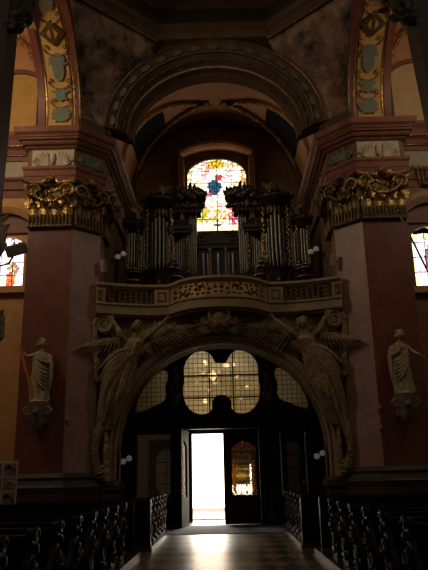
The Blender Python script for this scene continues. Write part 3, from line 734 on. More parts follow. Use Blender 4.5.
for x0, x1 in ((-3.78, -3.5), (-2.03, -1.56), (1.56, 2.03), (3.5, 3.78)):
    (pa, na), (pb, nb) = curve_at_x(x0), curve_at_x(x1)
    m = MB(); q = [(pa.x, pa.y-.05), (pb.x, pb.y-.05), (pb.x, pb.y+.14), (pa.x, pa.y+.14)]; m.pxy(q, 6.80, 7.26)
    po = m.build('post', 'gallerystone', gal)
    m = MB(); cx_ = (x0+x1)/2; w = (x1-x0)*.28; yy = min(pa.y, pb.y)-.06
    for (a, b, c, d) in ((cx_-w, cx_+w, 6.88, 6.91), (cx_-w, cx_+w, 7.15, 7.18), (cx_-w, cx_-w+.03, 6.88, 7.18), (cx_+w-.03, cx_+w, 6.88, 7.18)): m.bx(a, b, yy-.01, yy+.03, c, d)
    m.build('post_panel', 'dullgold', po)
def fret(x0, x1, mt, seed, nu, holes):
    z0, z1, nv = 6.82, 7.25, 20; V = {}; m = MB()
    for i in range(nu+1):
        x = x0+(x1-x0)*i/nu; p, nn = curve_at_x(x)
        for j in range(nv+1):
            V[i, j] = [m.v((p.x+nn.x*o, p.y+nn.y*o, z0+(z1-z0)*j/nv)) for o in (.0, -.05)]
    keep = {}
    for i in range(nu):
        for j in range(nv):
            u = (x0+(x1-x0)*(i+.5)/nu-(x0+x1)/2); v = (j+.5)/nv*.43-.215
            keep[i, j] = not any(((abs(u)-a)/c)**2+((v-b)/d)**2 < 1 for a, b, c, d in holes) or j in (0, nv-1)
    for (i, j), k in keep.items():
        if not k: continue
        for q in (0, 1):
            f = [V[i, j][q], V[i+1, j][q], V[i+1, j+1][q], V[i, j+1][q]]; m.f(f if q == 0 else f[::-1])
        for (di, dj, e0, e1) in ((-1, 0, (i, j), (i, j+1)), (1, 0, (i+1, j), (i+1, j+1)), (0, -1, (i, j), (i+1, j)), (0, 1, (i, j+1), (i+1, j+1))):
            if not keep.get((i+di, j+dj), False): m.f([V[e0][0], V[e1][0], V[e1][1], V[e0][1]])
    return m.build('fretwork_panel', mt, gal)
rr = random.Random(21); H = []
for a in (.12, .30, .47, .66, .84, 1.02, 1.2, 1.35):
    for b in (-.12, .02, .14):
        H.append((a+rr.uniform(-.04, .04), b+rr.uniform(-.03, .03), rr.uniform(.03, .065), rr.uniform(.028, .06)))
H += [(.56, .09, .10, .05), (.56, .02, .04, .09), (1.1, -.06, .09, .05), (.92, -.1, .05, .08)]
fret(-1.53, 1.53, 'archgold', 1, 150, H)
H2 = [(.09+.16*i, b+.05*((i % 2)*2-1), .055, .06) for i in range(5) for b in (-.13, .0, .13)]
for s in (-1, 1): fret(min(s*2.05, s*3.48), max(s*2.05, s*3.48), 'ring', 2, 70, H2)

# ------------------------------------------------------------------ stucco angels
def feather_wing(m, root, tip, width, droop, n, yoff, thick=.05):
    root, tip = Vector(root), Vector(tip); d = (tip-root); L = d.length; d.normalize(); nrm = Vector((0, -1, 0)); dn = d.cross(nrm).normalized()
    if dn.z > 0: dn = -dn
    m.tube([root, root.lerp(tip, .4)+(-dn)*width*.12, root.lerp(tip, .8)-dn*width*.06, tip], [.11, .12, .08, .03], 8, .8)
    for row, (l0, w, o) in enumerate(((.55, .085, 0), (.38, .08, -.03), (.22, .075, -.06))):
        for i in range(n):
            t = .08+.86*i/(n-1); a = root.lerp(tip, t)+nrm*(.02-o*1.0)
            fd = (d*(.35+.75*t)+dn*(1.15-.8*t)).normalized(); ll = width*l0*1.55*(1-.25*abs(t-.5))
            rot = fd.to_track_quat('X', 'Y').to_euler()
            m.ell(a+fd*ll*.5, (ll*.55, thick*.5, w*.5) if 1 else 0, rot, 8, 6)
def robe(m, spine, rx, ry, folds, amp, seg=40, seed=0):
    rg = random.Random(seed); ph = [rg.uniform(0, 6) for _ in range(4)]; n = len(spine); rs = []
    for i, p in enumerate(spine):
        t = i/(n-1); p = Vector(p); r = []
        for k in range(seg):
            a = 2*PI*k/seg
            q = 1+amp*(.25+.75*t)*(sin(folds*a+ph[0]+2.2*t)+.5*sin((folds*2-1)*a+ph[1]-3*t)+.3*sin(3*a+ph[2]+5*t))
            r.append((p.x+rx[i]*q*cos(a), p.y+ry[i]*q*sin(a), p.z))
        rs.append(r)
    return m.rings(rs)
def hand(m, wrist, direction, palm_n, size, curl=.5, thumb=1):
    """palm with four separate bent fingers and a thumb leaving its side"""
    w, d, pn = Vector(wrist), Vector(direction).normalized(), Vector(palm_n).normalized(); sd = d.cross(pn).normalized()
    m.tube([w-d*size*.1, w+d*size*.2, w+d*size*.46], [size*.15, size*.22, size*.2], 8, .5, tuple(pn))
    for i, l in enumerate((.40, .46, .43, .33)):
        b = w+d*size*.42+sd*size*(-.15+.10*i); p = [b]
        for k, f in enumerate((.42, .33, .25)):
            an = curl*(k+.6)*.75; p.append(p[-1]+(d*cos(an)+pn*sin(an))*size*l*f)
        m.tube(p, [size*.058, size*.055, size*.048, size*.035], 6)
    b = w+d*size*.12-sd*thumb*size*.16; q = (d*.75-sd*thumb*.7+pn*.3).normalized()
    m.tube([b, b+q*size*.2, b+(q+pn*.5*curl+d*.2).normalized()*size*.36], [size*.075, size*.065, size*.045], 6)
for s in (-1, 1):
    n = SIDE[s]
    X = lambda x: s*x
    ag = thing('stucco_angel', (X(3.0), 19.95, 1.5), 'winged stucco angel holding up the %s end of the organ gallery' % n, 'sculpture', 'stucco angels beside the arch')
    Yb = 19.62
    verts = {'pelvis': ((X(2.92), Yb+.1, 4.75), .27), 'waist': ((X(2.74), Yb+.05, 5.12), .21), 'chest': ((X(2.60), Yb, 5.42), .27), 'neck': ((X(2.54), Yb-.06, 5.72), .10), 'skull': ((X(2.52), Yb-.1, 5.88), .11),
             'so': ((X(2.88), Yb-.02, 5.58), .13), 'eo': ((X(2.98), Yb-.22, 5.72), .10), 'wo': ((X(3.24), Yb-.14, 6.20), .065),
             'si': ((X(2.32), Yb-.02, 5.58), .13), 'ei': ((X(2.12), Yb-.24, 5.74), .10), 'wi': ((X(1.66), Yb-.12, 6.16), .065),
             'ho': ((X(3.05), Yb+.08, 4.5), .24), 'ko': ((X(3.28), Yb-.02, 3.95), .17), 'fo': ((X(3.45), Yb+.1, 3.3), .10),
             'hi': ((X(2.85), Yb+.02, 4.5), .24), 'ki': ((X(3.10), Yb-.12, 4.0), .17), 'fi': ((X(3.32), Yb+.1, 3.35), .10)}
    ed = [('pelvis', 'waist'), ('waist', 'chest'), ('chest', 'neck'), ('neck', 'skull'), ('chest', 'so'), ('so', 'eo'), ('eo', 'wo'), ('chest', 'si'), ('si', 'ei'), ('ei', 'wi'), ('pelvis', 'ho'), ('ho', 'ko'), ('ko', 'fo'), ('pelvis', 'hi'), ('hi', 'ki'), ('ki', 'fi')]
    m = MB().add_mesh(skin(verts, ed, 'pelvis')); hc = (X(2.52), Yb-.16, 6.0); m.head(hc, .38, s*.25, 0, -.1)
    for k in ('wo', 'wi'):
        w = Vector(verts[k][0]); e = Vector(verts['e'+k[1]][0]); hand(m, w, (w-e).normalized()+Vector((0, 0, .3)), (0, .8, .5), .26, .5, s if k == 'wo' else -s)
    m.build('body', 'stucco', ag, True)
    MB().hair(hc, .38, s*.25, 0, -.1, .3).build('hair', 'stucco', ag, True)
    m = MB(); sp_ = [(X(2.74), Yb, 5.2), (X(2.86), Yb+.02, 4.9), (X(3.0), Yb+.02, 4.55), (X(3.12), Yb-.02, 4.2), (X(3.24), Yb, 3.8), (X(3.36), Yb+.06, 3.35), (X(3.46), Yb+.14, 2.95)]
    robe(m, sp_, [.26, .34, .42, .44, .40, .33, .24], [.24, .28, .30, .30, .27, .24, .2], 9, .13, 54, 5)
    gd = random.Random(31)
    for i in range(16):   # falling folds of cloth
        u = gd.uniform(-.25, .25); t0 = gd.uniform(0, .5); L_ = gd.uniform(.25, .5)
        def S(t, u=u):
            t = max(0, min(1, t)); k = t*(len(sp_)-1); j = min(int(k), len(sp_)-2); p = Vector(sp_[j]).lerp(Vector(sp_[j+1]), k-j)
            return p+Vector((X(u*(1.3+sin(t*5+u*9)*.5)), -.30+.12*abs(u)*3, .1*sin(u*20)))
        m.tube([S(t0+L_*q/10) for q in range(11)], [.02+.045*sin(PI*q/10) for q in range(11)], 6)
    for i in range(5):    # scarf blown out sideways
        q = bez((X(2.72), Yb-.22, 5.3-.05*i), (X(3.1), Yb-.36, 5.22-.12*i), (X(3.3+.06*i), Yb-.3, 4.95-.2*i), (X(3.62-.04*i), Yb-.1, 4.75-.35*i), 12)
        m.tube(q, [.05+.07*sin(PI*k/12) for k in range(13)], 8)
    robe(m, [(X(2.55), Yb-.02, 5.64), (X(2.58), Yb-.02, 5.5), (X(2.64), Yb, 5.3), (X(2.74), Yb, 5.1)], [.20, .30, .26, .27], [.16, .26, .23, .24], 7, .10, 40, 9)
    m.build('drapery', 'stucco', ag, True)
    m = MB(); feather_wing(m, (X(2.85), Yb+.12, 5.62), (X(4.15), Yb-.45, 5.36), .42, .2, 12, 0); m.build('wing', 'stucco', ag, True)
    m = MB(); feather_wing(m, (X(2.3), Yb+.14, 5.62), (X(.75), 19.72, 6.05), .85, .2, 15, 0); m.build('wing', 'stucco', ag, True)
    # long scrolled tail below the angel
    cs = thing('scroll_console', (X(3.6), 19.9, 1.5), 'long studded scroll running down the %s jamb under the angel' % n, 'ornament', 'scroll consoles at the arch jambs')
    q = bez((X(3.40), 19.68, 3.25), (X(3.75), 19.6, 2.9), (X(3.80), 19.6, 2.2), (X(3.58), 19.66, 1.72), 24)
    m = MB(); m.tube(q, [.12+.03*sin(i*.3) for i in range(25)], 8)
    for i, p in enumerate(q): m.ell(p+Vector((0, -.1, 0)), (.10, .06, .035), Euler((0, .2*s, 0)), 8, 6)
    m.build('studded_band', 'stucco', cs, True)
    MB().volute((X(3.5), 19.66, 1.78), (s, 0, 0), (0, 0, -1), .2, .07).build('volute', 'stucco', cs, True); m = MB(); m.volute((X(3.42), 19.62, 3.22), (-s, 0, 0), (0, 0, 1), .2, .07); m.build('volute', 'stucco', cs, True)
    m = MB()
    for i in range(6): m.leaf((X(3.45-.01*i), 19.62, 2.9-.22*i), (-s*.25, 0, -1), (0, -1, 0), .2, .34, .35)
    m.build('leaf_drop', 'stucco', cs, True)
    # volute bracket under the gallery end
    vb = thing('volute_bracket', (X(3.5), 19.8, 5.7), 'curled acanthus volute under the %s end of the gallery ledge' % n, 'ornament', 'volutes below the gallery ends')
    m = MB(); m.volute((X(3.52), 19.58, 6.1), (s, 0, 0), (0, 0, 1), .30, .10, 2.1); m.volute((X(3.52), 19.75, 6.1), (s, 0, 0), (0, 0, 1), .26, .10, 2.1)
    m.tube(bez((X(3.8), 19.62, 6.1), (X(3.86), 19.62, 5.5), (X(3.74), 19.7, 5.0), (X(3.66), 19.85, 4.3), 14), [.11, .1, .1, .1, .09, .09, .08, .08, .08, .07, .07, .06, .06, .05, .04], 8)
    m.build('scroll', 'stucco', vb, True)
    m = MB()
    for i in range(5): m.leaf((X(3.76-.01*i), 19.62, 5.75-.26*i), (0, 0, -1), (-s*.3, -1, 0), .28, .36, .4)
    m.build('leaf_drop', 'stucco', vb, True)
ct = thing('cartouche', (0, 19.5, 5.7), 'curled shell cartouche on the crown of the gallery arch', 'ornament')
m = MB()
for d in (-1, 1):
    m.volute((d*.22, 19.12, 6.42), (d, 0, 0), (0, 0, 1), .16, .06); m.tube(bez((d*.1, 19.1, 6.5), (d*.4, 19.1, 6.35), (d*.3, 19.2, 6.0), (d*.04, 19.3, 5.8), 12), .06, 8)
    m.volute((d*.42, 19.3, 6.12), (-d, 0, 0), (0, 0, -1), .14, .05)
m.build('scrollwork', 'stucco', ct, True)
m = MB(); m.ell((0, 19.2, 6.2), (.2, .16, .3)); m.ell((0, 19.45, 6.05), (.35, .4, .3))
for k in range(-3, 4): m.leaf((0, 19.14, 5.98), (sin(k*.4), 0, cos(k*.4)), (0, -1, 0), .12, .42, .3)
m.build('shell', 'stucco', ct, True)
m = MB()
for d in (-1, 1):
    for k in range(5): m.leaf((d*.1, 19.5, 5.98-.02*k), (d, 0, .25-.17*k), (0, -1, 0), .16, .75-.07*k, .15)
m.build('leaf_spray', 'stucco', ct, True)

# ------------------------------------------------------------------ saint statues on brackets
def statue(s, label):
    x0 = s*5.16; y0 = 18.64; z0 = 3.70
    st = thing('saint_statue', (x0, y0, z0), label, 'statue', 'saint statues on the pier fronts')
    X = lambda d: x0+d
    if s < 0:   # right arm raised sideways holding a beam, left arm across the body
        arms = {'sl': ((X(-.19), y0, 5.06), .075), 'el': ((X(-.36), y0-.05, 4.98), .06), 'wl': ((X(-.54), y0-.10, 5.13), .042),
                'sr': ((X(.19), y0, 5.06), .075), 'er': ((X(.27), y0-.06, 4.78), .06), 'wr': ((X(.04), y0-.22, 4.84), .042)}
        hy, ht = .45, .05
    else:
        arms = {'sl': ((X(-.19), y0, 5.06), .075), 'el': ((X(-.27), y0-.05, 4.76), .06), 'wl': ((X(-.04), y0-.22, 4.90), .042),
                'sr': ((X(.19), y0, 5.06), .075), 'er': ((X(.34), y0-.06, 4.86), .06), 'wr': ((X(.52), y0-.14, 4.76), .042)}
        hy, ht = -.15, 0
    verts = {'pelvis': ((X(0), y0, 4.55), .15), 'waist': ((X(.01), y0, 4.75), .135), 'chest': ((X(0), y0, 4.98), .165), 'neck': ((X(.01), y0-.02, 5.20), .06), 'skull': ((X(.02), y0-.03, 5.31), .06),
             'hl': ((X(-.1), y0, 4.42), .12), 'kl': ((X(-.11), y0-.07, 4.12), .09), 'fl': ((X(-.12), y0-.02, 3.80), .055),
             'hr': ((X(.1), y0, 4.42), .12), 'kr': ((X(.11), y0-.02, 4.12), .09), 'fr': ((X(.12), y0-.02, 3.80), .055), **arms}
    ed = [('pelvis', 'waist'), ('waist', 'chest'), ('chest', 'neck'), ('neck', 'skull'), ('chest', 'sl'), ('sl', 'el'), ('el', 'wl'), ('chest', 'sr'), ('sr', 'er'), ('er', 'wr'), ('pelvis', 'hl'), ('hl', 'kl'), ('kl', 'fl'), ('pelvis', 'hr'), ('hr', 'kr'), ('kr', 'fr')]
    m = MB().add_mesh(skin(verts, ed, 'pelvis')); hc = (X(.02), y0-.05, 5.37); m.head(hc, .29, hy, ht)
    for k in ('l', 'r'):
        w, e = Vector(verts['w'+k][0]), Vector(verts['e'+k][0]); hand(m, w, w-e, (0, -.6, -.6) if s > 0 else (.3, -.8, 0), .17, .7 if not (s > 0 and k == 'r') else .2, 1 if k == 'l' else -1)
    m.build('body', 'statue', st, True)
    MB().hair(hc, .29, hy, ht, 0, .35).build('hair', 'statue', st, True)
    m = MB(); zz = [5.08, 4.95, 4.78, 4.6, 4.4, 4.2, 4.0, 3.84, 3.74]
    robe(m, [(X(.0+.015*sin(i)), y0, z) for i, z in enumerate(zz)], [.20, .215, .19, .215, .24, .25, .255, .27, .28], [.15, .175, .16, .18, .195, .2, .2, .21, .22], 7, .13, 64, 3+s)
    m.build('robe', 'statue', st, True)
    m = MB()
    for i in range(6):
        d = 1 if s < 0 else -1
        q = bez((X(-d*.2), y0-.13, 4.95-.07*i), (X(0), y0-.30, 4.72-.09*i), (X(d*.12), y0-.30, 4.55-.1*i), (X(d*.25), y0-.1, 4.62-.12*i), 10); m.tube(q, [.012+.022*sin(PI*k/10) for k in range(11)], 6)
    q = bez((X(.22*(1 if s < 0 else -1)), y0, 5.05), (X(.36*(1 if s < 0 else -1)), y0, 4.8), (X(.30*(1 if s < 0 else -1)), y0-.05, 4.3), (X(.26*(1 if s < 0 else -1)), y0, 3.95), 10); m.tube(q, [.06, .07, .08, .08, .075, .07, .07, .06, .06, .05, .03], 8)
    m.build('mantle', 'statue', st, True)
    m = MB().lathe((x0, y0, 3.66), [(.27, 0), (.29, .03), (.27, .06), (.25, .09)], 20); m.build('base', 'statue', st, True)
    br = thing('carved_bracket', (x0, 18.75, 2.9), 'dark carved bracket under the %s saint statue' % SIDE[s], 'bracket', 'carved brackets on the pier fronts')
    m = MB().lathe((x0, y0+.04, 2.88), [(.04, 0), (.14, .08), (.18, .2), (.25, .42), (.29, .6), (.31, .7), (.32, .76), (.29, .78)], 20); m.bx(x0-.2, x0+.2, y0+.1, 19.0, 3.1, 3.62); m.build('bracket_body', 'console', br, True)
    m = MB()
    for k in range(5):
        a = PI+PI*k/4; o = Vector((cos(a), sin(a)*.9, 0)); m.leaf(Vector((x0, y0+.04, 3.2))+o*.13, (o.x*.3, o.y*.3, 1), o, .2, .42, .45); m.leaf(Vector((x0, y0+.04, 2.92))+o*.07, (o.x*.3, o.y*.3, 1), o, .13, .34, .4)
    for d in (-1, 1): m.volute((x0+d*.27, y0-.1, 3.42), (d, 0, 0), (0, 0, 1), .13, .045)
    m.build('leaf_carving', 'console', br, True)
    m = MB(); m.head((x0, y0-.24, 3.40), .2); m.hair((x0, y0-.24, 3.40), .2); m.build('cherub_head', 'console', br, True)
statue(-1, 'pale stone saint on the left red pier, one arm raised to an orange beam')
statue(1, 'pale stone saint on the right red pier, one arm stretched outwards')
tag(MB().box((-5.53, 18.50, 4.60), (.085, .06, 1.58), Euler((.02, -.315, 0))).build('leaning_beam', 'orange', bevel=.008), 'orange wooden beam leaning beside the left saint statue', 'beam')

# ------------------------------------------------------------------ organ
GF = 6.62
def pipe(par, x, y, z, r, h, mouth=.55):
    m = MB().lathe((x, y, z), [(r*.25, 0), (r, .32), (r, h), (r*.8, h), (r*.8, h-.02)], 14)
    m.bx(x-r*.55, x+r*.55, y-r*1.02, y-r*.7, z+.34, z+.36); m.tube([(x-r*.6, y-r*.85, z+.32), (x, y-r*1.08, z+.27), (x+r*.6, y-r*.85, z+.32)], r*.12, 5)
    return m.build('pipe', 'pipe', par, True)
def strip(m, x, y, z0, z1, w=.05):
    k = int((z1-z0)/.10)
    m.bx(x-w*.35, x+w*.35, y, y+.04, z0, z1)
    for i in range(k):
        z = z0+(z1-z0)*(i+.5)/k; d = (i % 2)*2-1
        m.ell((x+d*w*.3, y-.02, z), (w*.75, .03, .045), Euler((0, d*.7, 0)), 7, 5)
def crest(m, x0, x1, y, z, h, n=9, seed=1):
    g = random.Random(seed)
    for i in range(n):
        x = x0+(x1-x0)*(i+.5)/n; t = 1-abs((i+.5)/n-.5)*1.1
        m.leaf((x, y+g.uniform(-.05, .05), z), ((i/n-.5)*1.2, 0, 1), (g.uniform(-.5, .5), -1, 0), (x1-x0)/n*2.0, h*t*g.uniform(.8, 1.25), .6)
        m.ell((x, y+.05, z+h*t*.3), ((x1-x0)/n*.8, .12, h*t*.4), Euler((0, g.uniform(-.5, .5), 0)), 8, 6)
for s in (-1, 1):
    n = SIDE[s]; X = lambda x: s*x
    og = thing('organ_case', (X(2.0), 22.5, GF), 'dark organ case with tin pipes on the %s of the centre window' % n, 'organ', 'organ cases on the gallery')
    def bxx(m, a, b, *r): return m.bx(min(X(a), X(b)), max(X(a), X(b)), *r)
    m = MB(); bxx(m, .72, 3.3, 22.42, 23.8, GF, 8.42); bxx(m, .66, 3.36, 22.36, 23.8, 8.3, 8.45); m.build('lower_case', 'organ', og)
    m = MB(); bxx(m, .8, 1.7, 22.6, 23.7, 8.45, 10.3); bxx(m, 1.7, 2.55, 22.55, 23.7, 8.45, 11.0); bxx(m, 2.55, 3.25, 22.6, 23.7, 8.45, 10.3); bxx(m, .78, 1.25, 22.65, 23.7, 10.3, 11.3); m.build('upper_case', 'organ', og)
    # main tower
    tx = 2.11
    m = MB().lathe((X(tx), 22.5, 8.12), [(.10, -.55), (.26, -.35), (.48, -.15), (.58, .05), (.62, .22), (.52, .32), (.58, .42), (.62, .50), (.5, .54)], 20, PI, 2*PI); bs = m.build('tower_corbel', 'organ', og, True)
    m = MB(); m.head((X(tx), 21.90, 8.08), .26)
    for k in range(5): a = PI+PI*(k+.5)/5; m.leaf((X(tx)+.56*cos(a), 22.5+.56*sin(a), 8.05), (cos(a)*.4, sin(a)*.4, 1), (cos(a), sin(a), 0), .22, .45, .4)
    m.build('corbel_carving', 'dullgold', bs, True)
    for k in range(7):
        a = PI+PI*(k+.5)/7; pipe(og, X(tx)+.33*cos(a), 22.52+.33*sin(a), 8.66, .062, 2.1-.12*abs(k-3))
    m = MB()
    for k in range(9):
        a = PI+PI*k/8; m.leaf((X(tx)+.40*cos(a), 22.5+.40*sin(a), 10.98), (0, 0, -1), (cos(a), sin(a), 0), .17, .32, .25)
    m.build('pipe_shade', 'dullgold', og, True)
    m = MB().lathe((X(tx), 22.5, 10.98), [(.42, 0), (.46, .06), (.5, .12), (.56, .16), (.60, .28), (.66, .33), (.66, .40), (.4, .46), (.2, .52)], 20, PI, 2*PI); m.bx(X(tx)-.62, X(tx)+.62, 22.5, 23.5, 11.1, 11.38)
    m.build('tower_cornice', 'organ', og, True)
    m = MB(); crest(m, X(tx)-.66, X(tx)+.66, 22.2, 11.30, .40, 10, 3+s); m.build('tower_crest', 'organ', og, True)
    for e in (-.44, .44):
        m = MB(); strip(m, X(tx)+e, 22.2, 8.7, 11.0, .075); m.build('gilded_strip', 'gold', og, True)
    # side flats of the tower
    for a, b, h in ((2.56, 2.84, 1.7), (1.58, 1.68, 1.6)):
        k = 3 if b-a > .2 else 1
        for i in range(k): x = a+(b-a)*(i+.5)/k; pipe(og, X(x), 22.48, 8.6, .042, h-.12*i)
    # outer small tower
    for k in range(4): pipe(og, X(2.93+.1*k), 22.36-.05*sin(PI*(k+.5)/4), 8.74, .045, 1.42-.06*abs(k-1.5))
    for e in (2.86, 3.29):
        m = MB(); strip(m, X(e), 22.28, 8.7, 10.25, .06); m.build('gilded_strip', 'gold', og, True)
    m = MB().lathe((X(3.08), 22.5, 10.2), [(.26, 0), (.3, .06), (.33, .14), (.40, .2), (.42, .28), (.3, .36)], 16, PI, 2*PI); crest(m, X(3.08)-.36, X(3.08)+.36, 22.3, 10.5, .3, 7, 8); m.build('side_cornice', 'organ', og, True)
    m = MB().lathe((X(3.08), 22.38, 7.95), [(.05, 0), (.1, .12), (.24, .3), (.26, .42), (.14, .5), (.12, .58), (.22, .64), (.28, .74), (.2, .8)], 16); m.build('side_corbel', 'organ', og, True)
    for z, r in ((8.3, .27), (8.62, .25), (8.72, .28)):
        m = MB(); m.tube([(X(3.08)+r*cos(PI+PI*k/11), 22.38+r*sin(PI+PI*k/11), z) for k in range(12)], .02, 5)
        for k in range(12): a = PI+PI*k/11; m.ell((X(3.08)+r*cos(a), 22.38+r*sin(a), z), (.04, .04, .035), None, 6, 5)
        m.build('corbel_beads', 'gold', og, True)
    # inner flat and inner tower
    for k in range(6): pipe(og, X(1.16+.085*k), 22.5, 8.55, .036, 1.5-.07*k)
    for e in (1.10, 1.64):
        m = MB(); strip(m, X(e), 22.4, 8.6, 10.1, .06); m.build('gilded_strip', 'gold', og, True)
    for k in range(4): pipe(og, X(.80+.08*k), 22.55, 8.5, .036, 2.5-.05*k)
    m = MB(); bxx(m, .98, 1.80, 22.25, 23.2, 10.08, 10.2); bxx(m, .94, 1.84, 22.18, 23.2, 10.2, 10.32); crest(m, X(1.38)-.42, X(1.38)+.42, 22.3, 10.3, .24, 8, 5); m.build('inner_cornice', 'organ', og, True)
    m = MB().lathe((X(1.56), 22.3, 8.0), [(.05, 0), (.2, .2), (.26, .36), (.16, .46), (.12, .6), (.2, .7), (.1, .86), (.04, 1.05)], 16); m.build('baluster_finial', 'organ', og, True)
    for z, r in ((8.38, .27), (8.7, .2), (8.9, .11)):
        m = MB(); m.tube([(X(1.56)+r*cos(PI+PI*k/11), 22.3+r*sin(PI+PI*k/11), z) for k in range(12)], .018, 5)
        for k in range(12): a = PI+PI*k/11; m.ell((X(1.56)+r*cos(a), 22.3+r*sin(a), z), (.035, .035, .04), None, 6, 5)
        m.build('finial_beads', 'gold', og, True)
    m = MB(); bxx(m, .62, 1.6, 22.3, 23.4, 11.08, 11.28); crest(m, X(1.1)-.70, X(1.1)+.62, 22.4, 11.25, .62, 12, 9+s); crest(m, X(1.1)-.72, X(1.1)+.6, 22.3, 11.05, .42, 10, 2); crest(m, X(.92)-.58, X(.92)+.48, 22.25, 11.45, .55, 9, 4)
    for k in range(6): m.ell((X(.56+.16*k), 22.25, 11.55+.12*sin(k*2.1)), (.19, .2, .2), Euler((k, 0, k)), 8, 6)
    for k in range(9): m.ell((X(.55+.13*k), 22.4, 11.42+.1*sin(k*1.3)), (.16, .2, .2), Euler((k, 0, k)), 8, 6)
    for k in range(7): m.leaf((X(.62+.15*k), 22.35, 11.15), (0, 0, -1), (0, -1, 0), .2, .38, .5)
    m.build('upper_crest', 'organ', og, True)
    # carved angels standing on the cases
    def cherub(px, py, pz, h, lean, lab, mt='dullgold'):
        a = thing('carved_angel', (px, py, pz), lab, 'sculpture', 'carved angels on the organ')
        k = h/1.0; Q = lambda x, y, z: (px+x*k*lean, py+y*k, pz+z*k)
        v = {'p': (Q(0, 0, .48), .1*k), 'c': (Q(.03, -.02, .70), .11*k), 'n': (Q(.04, -.03, .80), .05*k), 'h': (Q(.05, -.04, .86), .05*k),
             's1': (Q(-.12, 0, .74), .055*k), 'e1': (Q(-.26, -.06, .80), .045*k), 'w1': (Q(-.36, -.12, .98), .03*k), 's2': (Q(.17, 0, .73), .055*k), 'e2': (Q(.3, -.08, .62), .045*k), 'w2': (Q(.40, -.18, .70), .03*k),
             'l1': (Q(-.07, 0, .40), .085*k), 'k1': (Q(-.13, -.1, .24), .065*k), 'f1': (Q(-.16, 0, .04), .04*k), 'l2': (Q(.07, 0, .40), .085*k), 'k2': (Q(.14, -.08, .22), .065*k), 'f2': (Q(.16, 0, .04), .04*k)}
        e = [('p', 'c'), ('c', 'n'), ('n', 'h'), ('c', 's1'), ('s1', 'e1'), ('e1', 'w1'), ('c', 's2'), ('s2', 'e2'), ('e2', 'w2'), ('p', 'l1'), ('l1', 'k1'), ('k1', 'f1'), ('p', 'l2'), ('l2', 'k2'), ('k2', 'f2')]
        m = MB().add_mesh(skin(v, e, 'p', 1)); m.head(Q(.05, -.05, .94), .19*k, .3*lean)
        for q in ('1', '2'): hand(m, v['w'+q][0], Vector(v['w'+q][0])-Vector(v['e'+q][0]), (0, -.5, -.5), .12*k, .5)
        m.ell(Q(0, 0, .02), (.22*k, .12*k, .05*k)); m.build('body', mt, a, True)
        m = MB().hair(Q(.05, -.05, .94), .19*k, .3*lean); m.build('hair', mt, a, True)
        m = MB(); robe(m, [Q(0, 0, z) for z in (.62, .5, .38, .26)], [.13*k, .15*k, .18*k, .2*k], [.12*k, .13*k, .15*k, .16*k], 6, .12, 30, 2); m.build('drapery', mt, a, True)
        for d in (-1, 1):
            m = MB(); feather_wing(m, Q(d*.08, .08, .72), Q(d*.36, .16, 1.02), .24*k, .1, 7, 0, .03); m.build('wing', mt, a, True)
    cherub(X(2.02), 22.7, 11.50, .62, s, 'small carved angel on top of the main tower of the %s organ case' % n, 'stucco')
    cherub(X(2.95), 22.72, 10.50, .80, -s, 'carved angel on the outer cornice of the %s organ case' % n, 'statue')
    cherub(X(1.30), 22.42, 10.42, .72, s, 'carved angel between the two inner cornices of the %s organ case' % n)
# low centre case with cross
oc = thing('organ_console_case', (0, 22.9, GF), 'low dark centre organ case topped by a cross below the window', 'organ')
MB().bx(-.72, .72, 22.7, 23.6, GF, 9.57).bx(-.8, .8, 22.6, 23.6, 8.2, 8.34).bx(-.8, .8, 22.6, 23.6, 9.57, 9.72).build('case', 'organ', oc)
m = MB().pxz([(-.82, 9.72), (.82, 9.72), (.6, 9.84), (.42, 9.90), (.3, 10.08), (.12, 10.18), (0, 10.22), (-.12, 10.18), (-.3, 10.08), (-.42, 9.90), (-.6, 9.84)], 22.55, 22.9); m.build('pediment', 'organ', oc)
for d in (-1, 1): MB().volute((d*.56, 22.55, 9.90), (d, 0, 0), (0, 0, 1), .14, .045).volute((d*.42, 22.55, 10.0), (-d, 0, 0), (0, 0, 1), .12, .04).build('pediment_scroll', 'organ', oc, True)
for x in (-.28, .28):
    MB().lathe((x, 22.6, 8.34), [(.08, 0), (.08, .06), (.055, .1), (.05, 1.02), (.07, 1.08), (.09, 1.17), (.09, 1.22)], 14).build('column', 'dullgold', oc, True)
for i in range(7): 
    if abs(i-3) != 1: pipe(oc, -.54+.18*i, 22.66, 8.36, .05, 1.02)
tag(MB().bx(-.028, .028, 22.68, 22.73, 10.20, 10.70).bx(-.15, .15, 22.68, 22.73, 10.48, 10.54).ell((0, 22.7, 10.22), (.08, .08, .06)).build('cross', 'organ'), 'small dark cross silhouetted against the bottom of the centre window', 'cross')
# stone back of the parapet / base band below the organ towers
# globe lamps
def globe_lamp(x, y, z, label, wall_x, grp, post=0):
    g = thing('globe_lamp', (x, y, z), label, 'lamp', grp)
    m = MB(); m.bar((wall_x, y, z-.16), (x, y, z-.16), .02); m.ell((wall_x, y, z-.16), (.05, .06, .08))
    for d in (-1, 1): m.tube(bez((x, y, z-.16), (x+d*.08, y-.05, z-.2), (x+d*.1, y-.05, z-.14), (x+d*.1, y-.05, z-.10+.05*d), 8), .014, 6); m.lathe((x+d*.1, y-.05, z-.12+.05*d), [(.02, 0), (.05, .03), (.05, .05)], 10)
    m.build('bracket', 'iron', g, True)
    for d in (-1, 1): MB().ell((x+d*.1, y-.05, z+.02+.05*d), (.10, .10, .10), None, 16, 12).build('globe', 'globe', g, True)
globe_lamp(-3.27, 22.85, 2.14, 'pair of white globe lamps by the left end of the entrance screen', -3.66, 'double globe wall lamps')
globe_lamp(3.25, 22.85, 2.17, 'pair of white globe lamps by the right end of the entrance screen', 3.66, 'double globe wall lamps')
globe_lamp(-3.44, 21.9, 9.1, 'pair of white globe lamps left of the organ pipes', -3.78, 'double globe wall lamps')
